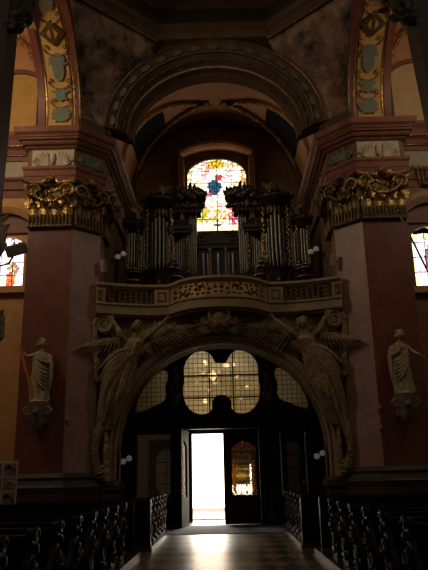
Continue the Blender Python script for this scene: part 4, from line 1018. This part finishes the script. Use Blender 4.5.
globe_lamp(3.36, 21.9, 9.1, 'pair of white globe lamps right of the organ pipes', 3.78, 'double globe wall lamps')
for s in (-1, 1):
    sk = thing('column_speaker', (s*3.6, 19.55, 7.8), 'grey column loudspeaker fixed beside the %s end of the gallery' % SIDE[s], 'loudspeaker', 'column loudspeakers')
    MB().box((s*3.60, 19.56, 8.0), (.14, .14, .42), Euler((.1, 0, s*.6))).build('cabinet', 'silvergrey', sk, bevel=.012)
    MB().bar((s*3.62, 19.6, 8.0), (s*3.80, 19.82, 8.02), .02).build('wall_bracket', 'iron', sk)

# ------------------------------------------------------------------ entrance screen
SY = 23.2
sc = thing('entrance_screen', (0, SY, 0), 'dark carved wooden screen with glazed arch filling the passage under the gallery', 'screen')
hc = [(0, 5.45), (.2, 5.47), (.27, 5.7), (.45, 5.87), (.72, 5.92), (1.02, 5.82), (1.27, 5.55), (1.36, 5.2), (1.33, 4.9), (1.39, 4.6), (1.37, 4.2), (1.2, 3.85), (.95, 3.65), (.66, 3.60), (.4, 3.68), (.28, 3.85), (.30, 4.05), (.22, 4.22), (0, 4.28)]
ctr = smoothloop(hc+[(-x, z) for x, z in hc[::-1] if x > 0], 1)
sq = [(-3.06, 3.70), (-3.02, 4.1), (-2.8, 4.58), (-2.45, 5.02), (-2.1, 5.25), (-1.9, 5.22), (-1.84, 4.95), (-1.95, 4.6), (-1.88, 4.3), (-2.05, 4.05), (-2.35, 3.95), (-2.55, 3.76), (-2.8, 3.68)]
lq = smoothloop(sq, 1); rq = [(-x, z) for x, z in lq]
ob = [(-3.65, 3.5), (3.65, 3.5), (3.65, 6.3), (-3.65, 6.3)]
lb = link('arched_head', plate([ob, ctr, lq, rq], SY-.05, SY+.07), 'wood', sc)
def pane(loop, nm, dx, dz):
    g = MB().pxz(loop, SY-.004, SY+.004).build('pane', 'glass', sc)
    m = MB(); xs = [p[0] for p in loop]; zs = [p[1] for p in loop]
    def spans(v, ax):
        r = []; n_ = len(loop)
        for i in range(n_):
            a, b = loop[i], loop[(i+1) % n_]
            if (a[ax]-v)*(b[ax]-v) < 0: t = (v-a[ax])/(b[ax]-a[ax]); r.append(a[1-ax]+t*(b[1-ax]-a[1-ax]))
        r.sort(); return list(zip(r[::2], r[1::2]))
    x = math.ceil(min(xs)/dx)*dx
    while x < max(xs):
        for a, b in spans(x, 0): m.bx(x-.009, x+.009, SY-.02, SY+.02, a, b)
        x += dx
    z = math.ceil(min(zs)/dz)*dz
    while z < max(zs):
        for a, b in spans(z, 1): m.bx(a, b, SY-.02, SY+.02, z-.009, z+.009)
        z += dz
    m.build('leading', 'iron', g)
    m = MB(); m.tube([(x, SY-.06, z) for x, z in loop]+[(loop[0][0], SY-.06, loop[0][1])], .04, 6); 
    if nm == 'c':
        for zz in (4.22, 5.0): 
            for a, b in spans(zz, 1): m.bx(a, b, SY-.04, SY+.03, zz-.025, zz+.025)
        for xx in (-.42, .42):
            for a, b in spans(xx, 0): m.bx(xx-.025, xx+.025, SY-.04, SY+.03, a, b)
    m.build('pane_moulding', 'wood', g)
pane(ctr, 'c', .165, .165); pane(lq, 'l', .165, .165); pane(rq, 'r', .165, .165)
for d in (-1, 1):
    m = MB()
    m.volute((d*2.3, SY-.1, 3.78), (d, 0, 0), (0, 0, 1), .18, .06); m.volute((d*1.72, SY-.1, 3.75), (-d, 0, 0), (0, 0, 1), .2, .06)
    m.tube(bez((d*1.6, SY-.1, 3.9), (d*1.9, SY-.12, 4.15), (d*2.3, SY-.1, 3.9), (d*3.2, SY-.1, 3.62), 14), .05, 6)
    for k in range(4): m.leaf((d*1.62, SY-.06, 3.7+.2*k), (d*(.3-.15*k), 0, 1), (0, -1, 0), .3, .45, .4)
    m.build('head_carving', 'wood', sc, True)
m = MB().lathe((0, SY-.06, 3.55), [(.3, 0), (.2, .2), (.18, .35), (.26, .42), (.24, .55), (.1, .68)], 14)
m.build('centre_finial', 'wood', sc, True)
m = MB().ell((0, SY-.06, 5.72), (.22, .08, .26))
for k in range(-2, 3): m.leaf((0, SY-.1, 5.95), (sin(k*.5), 0, -cos(k*.5)), (0, -1, 0), .18, .42, .4)
m.build('hanging_carving', 'wood', sc, True)
m = MB().bx(-3.65, 3.65, SY-.16, SY+.1, 3.2, 3.5).bx(-3.65, 3.65, SY-.24, SY+.1, 3.44, 3.52).bx(-3.65, 3.65, SY-.2, SY+.1, 3.14, 3.2); m.build('transom', 'wood', sc)
for x0, x1 in ((-3.65, -2.95), (-1.80, -1.22), (1.24, 1.95), (2.86, 3.65)):
    p = MB().bx(x0, x1, SY-.08, SY+.08, 0, 3.14).build('post', 'wood', sc)
    m = MB(); c = (x0+x1)/2; w = (x1-x0)*.3
    m.lathe((c, SY-.12, .1), [(w, 0), (w, .12), (w*.7, .2), (w*.62, 2.6), (w*.8, 2.7), (w, 2.85), (w, 3.0)], 12, PI, 2*PI); m.build('half_column', 'wood', p, True)
# side panels: left one clear glass, right one dark glass
for s in (-1, 1):
    x0, x1 = (1.80, 2.95) if s < 0 else (1.95, 2.86)
    a, b = min(s*x0, s*x1), max(s*x0, s*x1)
    MB().bx(a, b, SY-.05, SY+.05, 0, .88).build('lower_panel', 'wood', sc); MB().bx(a, b, SY-.05, SY+.05, 3.0, 3.14).build('head_rail', 'wood', sc)
    MB().bx(a+.1, b-.1, SY-.075, SY-.05, .15, .75).build('raised_panel', 'wood', sc, bevel=.02)
    MB().bx(a, b, SY-.004, SY+.004, .88, 3.0).build('side_pane', 'clearglass', sc)
m = MB()
for x in (2.0, 2.62):
    m.bx(x, x+.18, SY-.05, SY+.05, .88, 3.0)
m.bx(2.0, 2.8, SY-.05, SY+.05, 2.66, 3.0); m.bx(2.1, 2.7, SY+.25, SY+.3, .88, 2.7)
for z in (1.3, 1.75, 2.2): m.bx(2.15, 2.65, SY-.02, SY+.02, z, z+.03)
m.build('side_mullions', 'wood', sc)
# swung-open left leaf and closed right leaf of the inner door
def door_leaf(nm, hx, w, ang, mirror):
    z1 = 3.1; o = MB()
    L = [(0, .02), (w, .02), (w, z1), (0, z1)]; g = [(.24, .93), (w-.10, .93), (w-.10, 2.42), (w-.14, 2.56), (w-.26, 2.62), (w-.38, 2.70), (w/2+.07, 2.73), (.52, 2.70), (.40, 2.62), (.28, 2.56), (.24, 2.42)]
    me = plate([L, g], -.04, .04); Mx = Matrix.Translation((hx, SY, 0)) @ Matrix.Rotation(ang, 4, 'Z')
    me.transform(Mx)
    d = struct(link(nm, me, 'wood'))
    def add(mb, n_, mt, sm=False):
        me2 = mb.build(n_, mt, d, sm); me2.data.transform(Mx); return me2
    add(MB().pxz(g, -.004, .004), 'glass_pane', 'clearglass')
    mm = MB(); mm.tube([(x, -.05, z) for x, z in g]+[(g[0][0], -.05, g[0][1])], .03, 6)
    add(mm, 'glazing_bead', 'wood', True)
    add(MB().bx(.2, w-.12, -.06, -.04, .18, .78), 'lower_panel', 'wood')
    mm = MB(); mm.bar((w-.07, -.05, 1.15), (w-.07, -.12, 1.15), .015); mm.bar((w-.07, -.12, 1.15), (w-.2, -.12, 1.13), .014); add(mm, 'handle', 'gold', True)
    return d, Mx, g, add
dl, Mx, g, add = door_leaf('door_2', -1.22, 1.2, math.radians(-98), 0)
dr, Mx, g, add = door_leaf('door_3', .03, 1.2, 0, 0)
m = MB(); gi = [(.68+(x-.68)*.80, 1.7+(z-1.7)*.90) for x, z in g]
for (x0, z0), (x1, z1) in zip(g, gi):
    if z0 > 1.9 or x0 < .4 or x0 > .95:
        m.ell(((x0+x1)/2, -.01, (z0+z1)/2), (.05, .02, .05), Euler((0, x0*7+z0*5, 0)), 7, 5)
for k in range(-3, 4): m.volute((.66+k*.11, -.01, 2.5-.035*k*k), (1 if k > 0 else -1, 0, 0), (0, 0, 1), .075, .022)
for d in (-1, 1):
    for k in range(8): m.leaf((.66+d*.36, -.01, 2.25-.15*k), (-d*.4, 0, -1), (0, -1, 0), .12, .2, .2)
add(m, 'gilded_tracery', 'orangeglass', True)

# carved putti on the screen
for s in (-1, 1):
    px, py, pz = s*1.62, SY-.2, 4.42
    a = thing('carved_putto', (px, py, pz), 'dark carved putto left of the clover shaped glass in the screen' if s < 0 else 'dark carved putto right of the clover shaped glass in the screen', 'sculpture', 'putti on the entrance screen')
    v = {'p': ((px, py, pz+.36), .1), 'c': ((px, py-.02, pz+.58), .1), 'n': ((px, py-.03, pz+.68), .05), 'h': ((px, py-.04, pz+.74), .05), 's1': ((px-.12, py, pz+.61), .05), 'e1': ((px-.24, py-.05, pz+.68), .045), 'w1': ((px-.28, py-.06, pz+.86), .03),
         's2': ((px+.12, py, pz+.61), .05), 'e2': ((px+.22, py-.08, pz+.5), .045), 'w2': ((px+.12, py-.18, pz+.42), .03), 'l1': ((px-.07, py, pz+.28), .08), 'k1': ((px-.1, py-.08, pz+.14), .065), 'f1': ((px-.09, py, pz-.06), .04), 'l2': ((px+.07, py, pz+.28), .08), 'k2': ((px+.1, py-.06, pz+.13), .065), 'f2': ((px+.1, py, pz-.06), .04)}
    e = [('p', 'c'), ('c', 'n'), ('n', 'h'), ('c', 's1'), ('s1', 'e1'), ('e1', 'w1'), ('c', 's2'), ('s2', 'e2'), ('e2', 'w2'), ('p', 'l1'), ('l1', 'k1'), ('k1', 'f1'), ('p', 'l2'), ('l2', 'k2'), ('k2', 'f2')]
    m = MB().add_mesh(skin(v, e, 'p', 1)); m.head((px, py-.05, pz+.83), .2, -s*.3)
    for q in '12': hand(m, v['w'+q][0], Vector(v['w'+q][0])-Vector(v['e'+q][0]), (0, -.5, -.5), .11, .5)
    m.build('body', 'stucco', a, True); MB().hair((px, py-.05, pz+.83), .2, -s*.3).build('hair', 'console', a, True)
    m = MB().lathe((px, py+.02, pz-.42), [(.04, 0), (.1, .1), (.2, .26), (.22, .34), (.18, .36)], 14); m.bx(px-.1, px+.1, py, SY-.04, pz-.3, pz-.08); m.build('pedestal', 'console', a, True)

# ------------------------------------------------------------------ vestibule: outer doors, added fanlight, added lantern
od = struct(MB().bx(-1.95, -1.24, 25.9, 26.3, 0, 3.2).bx(-1.95, 1.95, 25.9, 26.0, 3.24, 3.75).bx(1.3, 1.95, 25.9, 26.0, 0, 3.2).bx(1.24, 1.3, 26.0, 26.3, 0, 3.2).bx(-1.3, 1.3, 26.0, 26.3, 3.16, 3.24).bx(-1.24, 1.24, 26.05, 26.35, 0, .03).build('door_1', 'wood'))
g2 = [(.24, .85), (1.08, .85), (1.08, 2.8), (.24, 2.8)]
link('outer_leaf', plate([[(.0, .03), (1.24, .03), (1.24, 3.16), (.0, 3.16)], g2], 26.1, 26.18), 'wood', od)
MB().bx(.30, 1.0, 26.10, 26.104, 1.25, 1.98).build('paper_notice', 'paper', od)
MB().bx(.22, 1.10, 26.17, 26.176, 1.98, 2.82).build('brown_pane', 'amber', od)
m = MB()
for k in range(4):
    for j in range(8):
        m.volute((.34+.21*k, 26.13, .96+.25*j), (1 if k % 2 else -1, 0, 0), (0, 0, 1 if j % 2 else -1), .105, .024)
for k in range(5): m.bar((.24+.21*k, 26.13, .85), (.24+.21*k, 26.13, 2.8), .018)
for z in (1.35, 2.15, 2.45, 2.6, 2.7): m.bar((.24, 26.13, z), (1.08, 26.13, z), .02)
m.build('iron_grille', 'iron', od, True)
MB().box((-1.2, 25.42, 1.58), (.07, 1.2, 3.1), Euler((0, 0, .04))).build('outer_leaf', 'wood', od)
# fanlight added over the outer door to light the vestibule
fl = fan[0]; fw = struct(link('added_fanlight', plate([[(x*1.05, 3.78 if z < 4 else 5.2+(z-5.2)*1.08) for x, z in fl], fl], 25.98, 26.2), 'wood'))
m = MB()
for k in range(1, 8): x = -1.6+.4*k; m.bx(x-.015, x+.015, 26.05, 26.1, 3.85, 5.2+.95*sqrt(max(0, 1-(x/1.6)**2)))
for z in (4.3, 4.75, 5.2, 5.65):
    w = 1.6 if z <= 5.2 else 1.6*sqrt(max(0, 1-((z-5.2)/.95)**2)); m.bx(-w, w, 26.05, 26.1, z-.015, z+.015)
m.build('fanlight_bars', 'wood', fw)
rq_ = random.Random(4); hs = []
for x, z, r in ((-.62, 6.0-.05, .10), (-.36, 5.42, .20), (-.24, 5.12, .08), (.2, 5.82, .12), (.52, 5.85, .07), (.62, 5.38, .09), (-.66, 4.42, .10), (.2, 4.36, .06), (-.95, 5.2, .06), (1.0, 4.98, .06), (-.08, 5.55, .05), (-.5, 4.85, .05), (.75, 4.5, .05), (-.75, 5.55, .06), (-.2, 4.55, .05)):
    hs.append([(x+r*rq_.uniform(.5, 1.2)*cos(2*PI*k/9), z+r*rq_.uniform(.5, 1.2)*sin(2*PI*k/9)) for k in range(9)])  # ragged holes cut where bright specks should show through the pane
link('sparkle_pane', plate([fl]+hs, 26.13, 26.14), 'frost', fw)
# vestibule side door seen through the left pane
vd = struct(link('door_4', plate([[(-2.85, .02), (-1.5, .02), (-1.5, 2.95), (-2.85, 2.95)], smoothloop([(-2.58, .95), (-1.78, .95), (-1.78, 2.2), (-1.9, 2.5), (-2.18, 2.62), (-2.46, 2.5), (-2.58, 2.2)], 1)], 25.86, 25.94), 'wood'))
MB().bx(-2.6, -1.76, 25.9, 25.91, .93, 2.62).build('pale_pane', 'white', vd)  # opaque pale sheet stands in for dim daylight behind the glass
m = MB()
for z in (1.3, 1.7, 2.1): m.bx(-2.58, -1.78, 25.86, 25.9, z, z+.03)
m.bx(-2.2, -2.17, 25.86, 25.9, .95, 2.6); m.build('glazing_bars', 'wood', vd)
vl = thing('added_lantern', (0, 24.6, 4.5), 'added unlit glass lantern in the vestibule behind the clover shaped glass', 'lamp')  # added lantern, put in for bright specks behind the panes; emits nothing
MB().bar((-.1, 24.6, 5.1), (-.1, 24.6, 6.3), .012).build('chain', 'iron', vl)
m = MB()
for k in range(6): a = k*PI/3; m.tube([(-.1+.05*cos(a), 24.6+.05*sin(a), 5.1), (-.1+.24*cos(a), 24.6+.24*sin(a), 4.95), (-.1+.2*cos(a), 24.6+.2*sin(a), 4.55), (-.1+.04*cos(a), 24.6+.04*sin(a), 4.42)], .014, 6)
m.build('lantern_frame', 'gold', vl, True)
MB().lathe((-.1, 24.6, 4.48), [(.05, 0), (.17, .1), (.2, .42), (.06, .58)], 12).build('lantern_glass', 'clearglass', vl, True)
tag(MB().bx(-1.9, 1.9, 19.75, 23.05, 0, .015).build('door_mat', 'mat'), 'dark grey mat on the floor before the entrance doors', 'mat')

# ------------------------------------------------------------------ pews
def endprof(sc=1):
    # outline in (y, z) of a carved bench end; top curls towards the altar
    p = [(.06, .1), (.06, 1.0), (.03, 1.08), (-.05, 1.12), (-.13, 1.09), (-.16, 1.02), (-.11, .95), (-.13, .86), (-.23, .76), (-.31, .64), (-.46, .56), (-.52, .46), (-.50, .34), (-.46, .24), (-.5, .1)]
    return smoothloop(p, 1)
def make_pew(s, L, label, grp):
    t = thing('pew', (0, 0, 0), label, 'pew', grp)
    def bxx(m, a, b, *r): return m.bx(min(s*a, s*b), max(s*a, s*b), *r)
    m = MB(); bxx(m, .06, L, -.02, .03, .16, 1.0); m.build('backrest', 'pew', t)
    m = MB(); bxx(m, .05, L, -.05, .06, .99, 1.035); m.build('top_rail', 'pew', t, bevel=.008)
    m = MB(); bxx(m, .06, L, -.46, -.02, .50, .54); m.build('seat', 'pew', t, bevel=.008)
    m = MB(); bxx(m, .06, L, .03, .20, .80, .825); m.build('book_shelf', 'pew', t)
    m = MB(); bxx(m, .1, L, .28, .44, .24, .28); bxx(m, .12, .18, .3, .42, .12, .24); bxx(m, L-.2, L-.12, .3, .42, .12, .24); m.build('kneeler', 'pew', t)
    e = MB().pyz(endprof(), min(0, s*.07), max(0, s*.07)).build('bench_end', 'pew', t)
    m = MB(); xs = -s*.02
    m.volute((xs, -.06, 1.04), (0, 1, 0), (0, 0, 1), .08, .028, 1.5); m.volute((xs, -.36, .42), (0, -1, 0), (0, 0, 1), .12, .035, 1.5); m.volute((xs, -.06, .70), (0, 1, 0), (0, 0, -1), .11, .035, 1.5)
    for k in range(4): m.leaf((xs, -.16-.02*k, .30+.12*k), (0, .3*((k % 2)*2-1), 1), (-s, 0, 0), .14, .24, .45)
    m.ell((xs, -.02, .9), (.03, .06, .06)); m.ell((xs, -.2, .56), (.035, .06, .05)); m.tube([(xs, -.4, .2), (xs, -.2, .28), (xs, .02, .2)], .025, 6)
    m.build('end_carving', 'pew', e, True)
    m = MB(); bxx(m, L-.05, L, -.5, .06, .12, 1.0); m.build('wall_end', 'pew', t)
    return t
ORD = ['nearest', 'second', 'third', 'fourth', 'fifth', 'sixth', 'seventh', 'eighth', 'ninth', 'tenth']
def block(s, ys, x0, L, lab, grp):
    src = None
    for i, y in enumerate(ys):
        l = lab % (ORD[i] if i == 0 else ORD[i]+' nearest')
        if src is None:
            src = make_pew(s, L, l, grp); src.location = (s*x0, y, .0)
        else: dup(src, (s*x0, y, 0), l, grp)
KER = .12
YL = [5.2, 6.25, 7.3, 8.35, 9.4, 10.45, 11.5, 12.55, 13.6]
YR = [5.65, 6.75, 7.85, 8.95, 10.05, 11.15, 12.25, 13.35]
block(-1, YL[:-1], 1.92, 2.45, 'black carved pew left of the aisle, %s of the front left block', 'pews of the front left block')
block(1, YR[:-1], 2.08, 2.45, 'black carved pew right of the aisle, %s of the front right block', 'pews of the front right block')
for s_, y_, x_ in ((-1, YL[-1], 1.92), (1, YR[-1], 2.08)):
    t = make_pew(s_, 5.3, 'long black pew, last before the solid back panel of the front %s block' % SIDE[s_], 'long last pews of the front blocks'); t.location = (s_*x_, y_, 0)
YB = [16.35, 17.2, 18.05]
block(-1, YB, 1.68, 4.6, 'black carved pew left of the aisle, %s of the rear left block', 'pews of the rear left block')
block(1, YB, 1.80, 4.6, 'black carved pew right of the aisle, %s of the rear right block', 'pews of the rear right block')
for s in (-1, 1):
    x0 = 1.68 if s < 0 else 1.80
    for i, y in enumerate((18.9, 19.75)):
        t = make_pew(s, 1.68 if i == 0 else 1.18, 'short black pew beside the %s jamb of the arch, %s' % (SIDE[s], 'in front of it' if i == 0 else 'farthest of the rear block'), 'short pews at the %s arch jamb' % SIDE[s]); t.location = (s*x0, y, 0)
    # platforms (wooden kerbs) under the blocks
    for (a, b, xa, xb, nm) in ((4.2, 14.75, 1.75 if s < 0 else 1.90, 7.6, 'front'), (15.55, 18.5, 1.60 if s < 0 else 1.72, 6.4, 'rear')):
        m = MB()
        if nm == 'front': m.pxy(sp(s, [(xa, a), (4.40, a), (4.40, 13.0), (xb, 13.0), (xb, b), (xa, b)]), 0, .10)
        else: m.bx(min(s*xa, s*xb), max(s*xa, s*xb), a, b, 0, .10)
        if nm == 'rear': m.bx(min(s*xa, s*3.2), max(s*xa, s*3.2), 18.5, 19.6, 0, .10); m.bx(min(s*xa, s*2.98), max(s*xa, s*2.98), 19.6, 20.3, 0, .10)
        tag(m.build('pew_platform', 'kerb'), 'worn brown wooden platform under the %s %s pew block' % (nm, SIDE[s]), 'platform', 'wooden pew platforms')
    # prayer desk fronts / back panels
    def desk(y, xa, xb, h, lab):
        d = thing('pew_front_desk', (s*xa, y, .1), lab, 'pew front', 'solid panelled pew fronts')
        MB().bx(min(s*xa, s*xb), max(s*xa, s*xb), y-.03, y+.03, .10, h).build('panel', 'pew', d)
        m = MB(); k = max(2, int((xb-xa)/.8))
        for i in range(k):
            a = xa+(xb-xa)*(i+.15)/k; b = xa+(xb-xa)*(i+.85)/k; m.bx(min(s*a, s*b), max(s*a, s*b), y-.05, y-.03, .25, h-.15)
        m.build('raised_panels', 'pew', d, bevel=.012)
        MB().bx(min(s*(xa-.03), s*xb), max(s*(xa-.03), s*xb), y-.10, y+.12, h, h+.04).build('ledge', 'pew', d, bevel=.008)
        MB().pyz(smoothloop([(y-.08, .1), (y-.06, h*.5), (y-.12, h*.75), (y-.08, h+.04), (y+.03, h+.08), (y+.09, h), (y+.06, h*.6), (y+.1, .1)], 1), min(s*xa, s*(xa-.06)), max(s*xa, s*(xa-.06))).build('bench_end', 'pew', d)
    desk(14.5, 1.92 if s < 0 else 2.08, 7.4, 1.06, 'panelled back of the front %s pew block' % SIDE[s])
    desk(15.72, 1.70 if s < 0 else 1.82, 6.2, 1.06, 'panelled front of the rear %s pew block' % SIDE[s])

# ------------------------------------------------------------------ things at the picture edges
bd = thing('display_board', (-5.05, 15.1, 0), 'pale display board with rows of photographs at the left edge', 'display board')
MB().box((-5.06, 15.1, 1.50), (1.02, .03, 1.0)).build('panel', 'board', bd, bevel=.004)
for i in range(3):
    for j in range(3):
        x = -4.715-.325*i; z = 1.83-.31*j
        p = MB().box((x, 15.075, z), (.27, .012, .25)).build('photograph', 'photo', bd)
        R2 = random.Random(i*5+j)
        m = MB(); m.tube([(x-.12, 15.066, z-.1+.1*R2.random()), (x-.02, 15.066, z+.08*R2.random()), (x+.12, 15.066, z-.08+.1*R2.random())], .02, 5); m.ell((x+.05*R2.uniform(-1, 1), 15.066, z+.04), (.05, .006, .05)); m.build('photo_subject', 'pale' if (i+j) % 2 else 'iron', p)
m = MB()
for x in (-5.45, -4.66): m.bar((x, 15.13, 0), (x, 15.13, 2.0), .02); m.bar((x, 15.13, 1.4), (x, 15.45, 0), .016)
m.build('legs', 'iron', bd)
for s in (-1, 1):
    xi = 4.46 if s < 0 else 4.68
    ac = thing('altar_column', (s*4.6, 12.2, 0), 'grey violet column of a side altar cut off by the %s picture edge' % SIDE[s], 'column', 'side altar columns at the picture edges')
    m = MB().pxz(sp(s, [(xi, 0), (xi, 7.5), (xi-(.03 if s < 0 else .13), 8.9), (xi-(.05 if s < 0 else .28), 11.1), (xi-(.06 if s < 0 else .30), 13.2), (xi+.9, 13.2), (xi+.9, 0)]), 12.0, 12.65); m.build('shaft', 'greycol', ac)
    m = MB(); g = random.Random(3+s)
    x00, z00 = (4.10, 11.0) if s < 0 else (4.08, 10.9)
    for k in range(26):
        x = x00-g.uniform(-.15, .26); z = z00+g.uniform(0, 1.3); m.leaf((s*x, 11.95+g.uniform(-.1, .1), z), (g.uniform(-.7, .7), 0, g.uniform(-1, .3)), (g.uniform(-.5, .5), -1, 0), .2, .3, .6)
    m.tube([(s*(x00+.1), 12.0, z00+1.6), (s*(x00-.08), 11.98, z00+.6), (s*(x00+.12), 12.05, z00), (s*(x00+.5), 12.2, z00+.2)], [.22, .2, .1, .2], 8)
    m.build('foliage_bracket', 'darkleaf', ac, True)
    if s < 0:
        m = MB(); q = [(-4.5, 12.2, 6.5), (-4.22, 11.9, 6.45), (-4.16, 11.85, 6.2), (-4.2, 11.9, 5.9), (-4.5, 12.2, 5.6)]; m.tube(q, [.08, .06, .13, .12, .08], 8)
        for k in range(8): m.leaf((-4.24+.02*(k % 3), 11.85, 5.75+.10*k), (.6*((k % 2)*2-1)+.3, 0, .5), (0, -1, 0), .16, .26, .4)
        m.volute((-4.18, 11.82, 6.25), (1, 0, 0), (0, 0, 1), .11, .04); m.build('stucco_ornament', 'pale', ac, True)
        m = MB().tube([(-4.5, 12.2, 4.6), (-4.10, 11.9, 4.5), (-4.08, 11.88, 4.2), (-4.5, 12.2, 3.9)], [.08, .13, .13, .08], 8)
        for k in range(6): m.leaf((-4.12, 11.84, 4.0+.1*k), (.5*((k % 2)*2-1), 0, .6), (0, -1, 0), .14, .22, .4)
        m.build('stucco_ornament', 'statue', ac, True)
        MB().ell((-4.12, 11.86, 3.82), (.06, .05, .1)).build('gilded_drop', 'gold', ac, True)
    else:
        m = MB()
        for k, (dx, dz) in enumerate(((0, 0), (.09, .03), (.17, 0))):
            m.tube([(4.00+dx, 11.92, 7.05), (3.98+dx+.0, 11.9, 7.25), (3.93+dx*1.2, 11.88, 7.42+dz)], [.03, .035, .008], 6)
        m.tube([(3.95, 11.92, 7.22), (4.05, 11.9, 7.0), (4.72, 12.2, 7.02)], [.03, .05, .05], 6); m.build('gilded_prongs', 'gold', ac, True)
        m = MB().tube([(3.80, 11.9, 5.99), (4.0, 11.9, 6.05), (4.75, 12.2, 6.03)], [.03, .06, .06], 8, .5); m.build('iron_arm', 'iron', ac, True)
sf = thing('long_staff', (4.69, 12, 3.4), 'slim pole with gilded tip leaning at the right edge before the coloured window', 'staff')
MB().bar((3.56, 11.85, 6.40), (4.69, 12.0, 3.4), .022).build('shaft', 'olive', sf)
m = MB().ell((3.56, 11.85, 6.43), (.05, .05, .05)).ell((3.53, 11.85, 6.53), (.03, .03, .06)); m.tube([(3.50, 11.85, 6.42), (3.56, 11.85, 6.46), (3.62, 11.85, 6.42)], .015, 6); m.build('gilded_tip', 'gold', sf, True)
fd = thing('floodlight', (-3.9, 11.8, 5.6), 'tilted olive grey floodlight box in front of the left coloured window', 'floodlight')
MB().box((-3.82, 11.8, 5.83), (.40, .20, .20), Euler((.5, -.35, .25))).build('housing', 'olive', fd, bevel=.012)
MB().tube([(-3.9, 11.85, 5.72), (-4.0, 11.95, 5.6), (-4.5, 12.2, 5.6)], .02, 6).build('mounting_arm', 'iron', fd)
MB().box((-3.82, 11.712, 5.782), (.34, .01, .15), Euler((.5, -.35, .25))).build('glass_front', 'silvergrey', fd)
for x, y, z, lb in ((4.50, 18.96, 3.30, 'small pale wall fixture on the corner of the right pier, upper of two'), (4.50, 18.96, 2.74, 'small pale wall fixture on the corner of the right pier, lower of two'), (-4.42, 19.04, 3.15, 'small pale wall fixture on the corner of the left pier')):
    f_ = thing('wall_fixture', (x, y, z), lb, 'wall light', 'small fixtures on the pier corners')
    MB().lathe((x, y, z), [(.03, 0), (.05, .03), (.05, .09), (.03, .12)], 12).build('shade', 'statue', f_, True)
    MB().bx(x-.03, x+.03, y, y+.1, z-.05, z).build('bracket', 'gold', f_)
# small votive light by the right rear pews
vt = thing('votive_lamp', (2.68, 22.75, 0), 'red votive glass on a stand beside the dark right screen panel', 'candle')
MB().lathe((2.68, 22.75, 0), [(.14, 0), (.12, .04), (.02, .1), (.02, 1.2), (.07, 1.24)], 12).build('stand', 'iron', vt, True)
MB().lathe((2.68, 22.75, 1.24), [(.04, 0), (.06, .04), (.065, .18), (.05, .18)], 12).build('cup', 'candlered', vt, True)

# ------------------------------------------------------------------ world, lights, camera
w = bpy.data.worlds.new('daylight'); scn.world = w; w.use_nodes = True; nt = w.node_tree; nt.nodes.clear()
out = nt.nodes.new('ShaderNodeOutputWorld'); bg = nt.nodes.new('ShaderNodeBackground'); tc = nt.nodes.new('ShaderNodeTexCoord')
sx = nt.nodes.new('ShaderNodeSeparateXYZ'); rp_ = nt.nodes.new('ShaderNodeValToRGB'); mr = nt.nodes.new('ShaderNodeMapRange')
mr.inputs[1].default_value = -1; mr.inputs[2].default_value = 1
e = rp_.color_ramp.elements; e[0].position = .80; e[0].color = (.060, .043, .030, 1); e[1].position = .88; e[1].color = (6.5, 5.4, 4.1, 1)
nt.links.new(tc.outputs['Generated'], sx.inputs[0]); nt.links.new(sx.outputs['Y'], mr.inputs[0]); nt.links.new(mr.outputs[0], rp_.inputs[0]); nt.links.new(rp_.outputs[0], bg.inputs[0]); nt.links.new(bg.outputs[0], out.inputs[0])
bg.inputs[1].default_value = 1.0
def area(name, loc, target, size, size_y, energy, col):
    l = bpy.data.lights.new(name, 'AREA'); l.shape = 'RECTANGLE'; l.size = size; l.size_y = size_y; l.energy = energy; l.color = col
    o = bpy.data.objects.new(name, l); COL.objects.link(o); o.location = loc
    o.rotation_euler = (Vector(target)-Vector(loc)).to_track_quat('-Z', 'Y').to_euler(); return o
area('chapel_window_light_left', (-9.2, 14.5, 13.5), (-5.3, 19.3, 12.0), 2, 3, 330, (1, .78, .50))
area('chapel_window_light_right', (9.2, 14.5, 13.5), (5.3, 19.3, 12.0), 2, 3, 150, (1, .80, .55))
area('dome_window_light', (0, 4, 25), (0, 21, 9), 6, 4, 190, (1, .79, .56))
area('outside_daylight', (-.4, 29.0, 4.9), (-.5, 22.5, .5), 2.5, 2.0, 2200, (1, .95, .88))
F, PI_, YA, RO = 655., math.radians(16.2), math.radians(.67), math.radians(1.25)
def unrot(a, b, c):
    y = c*cos(PI_)-b*sin(PI_); z = c*sin(PI_)+b*cos(PI_); x = a
    return Vector((x*cos(YA)-y*sin(YA), x*sin(YA)+y*cos(YA), z))
rt, upv, fw = unrot(cos(RO), -sin(RO), 0), unrot(sin(RO), cos(RO), 0), unrot(0, 0, 1)
cam = bpy.data.cameras.new('camera'); cam.sensor_fit = 'HORIZONTAL'; cam.sensor_width = 36; cam.lens = 36*F/428; cam.clip_end = 200; cam.clip_start = .05
co = bpy.data.objects.new('camera', cam); COL.objects.link(co)
mm = Matrix.Identity(4)
for i, v in enumerate((rt, upv, -fw)):
    for k in range(3): mm[k][i] = v[k]
co.matrix_world = Matrix.Translation((.09, 0, 1.6)) @ mm
scn.camera = co
scn.view_settings.view_transform = 'Standard'; scn.view_settings.look = 'None'; scn.view_settings.gamma = 1; scn.view_settings.exposure = 0
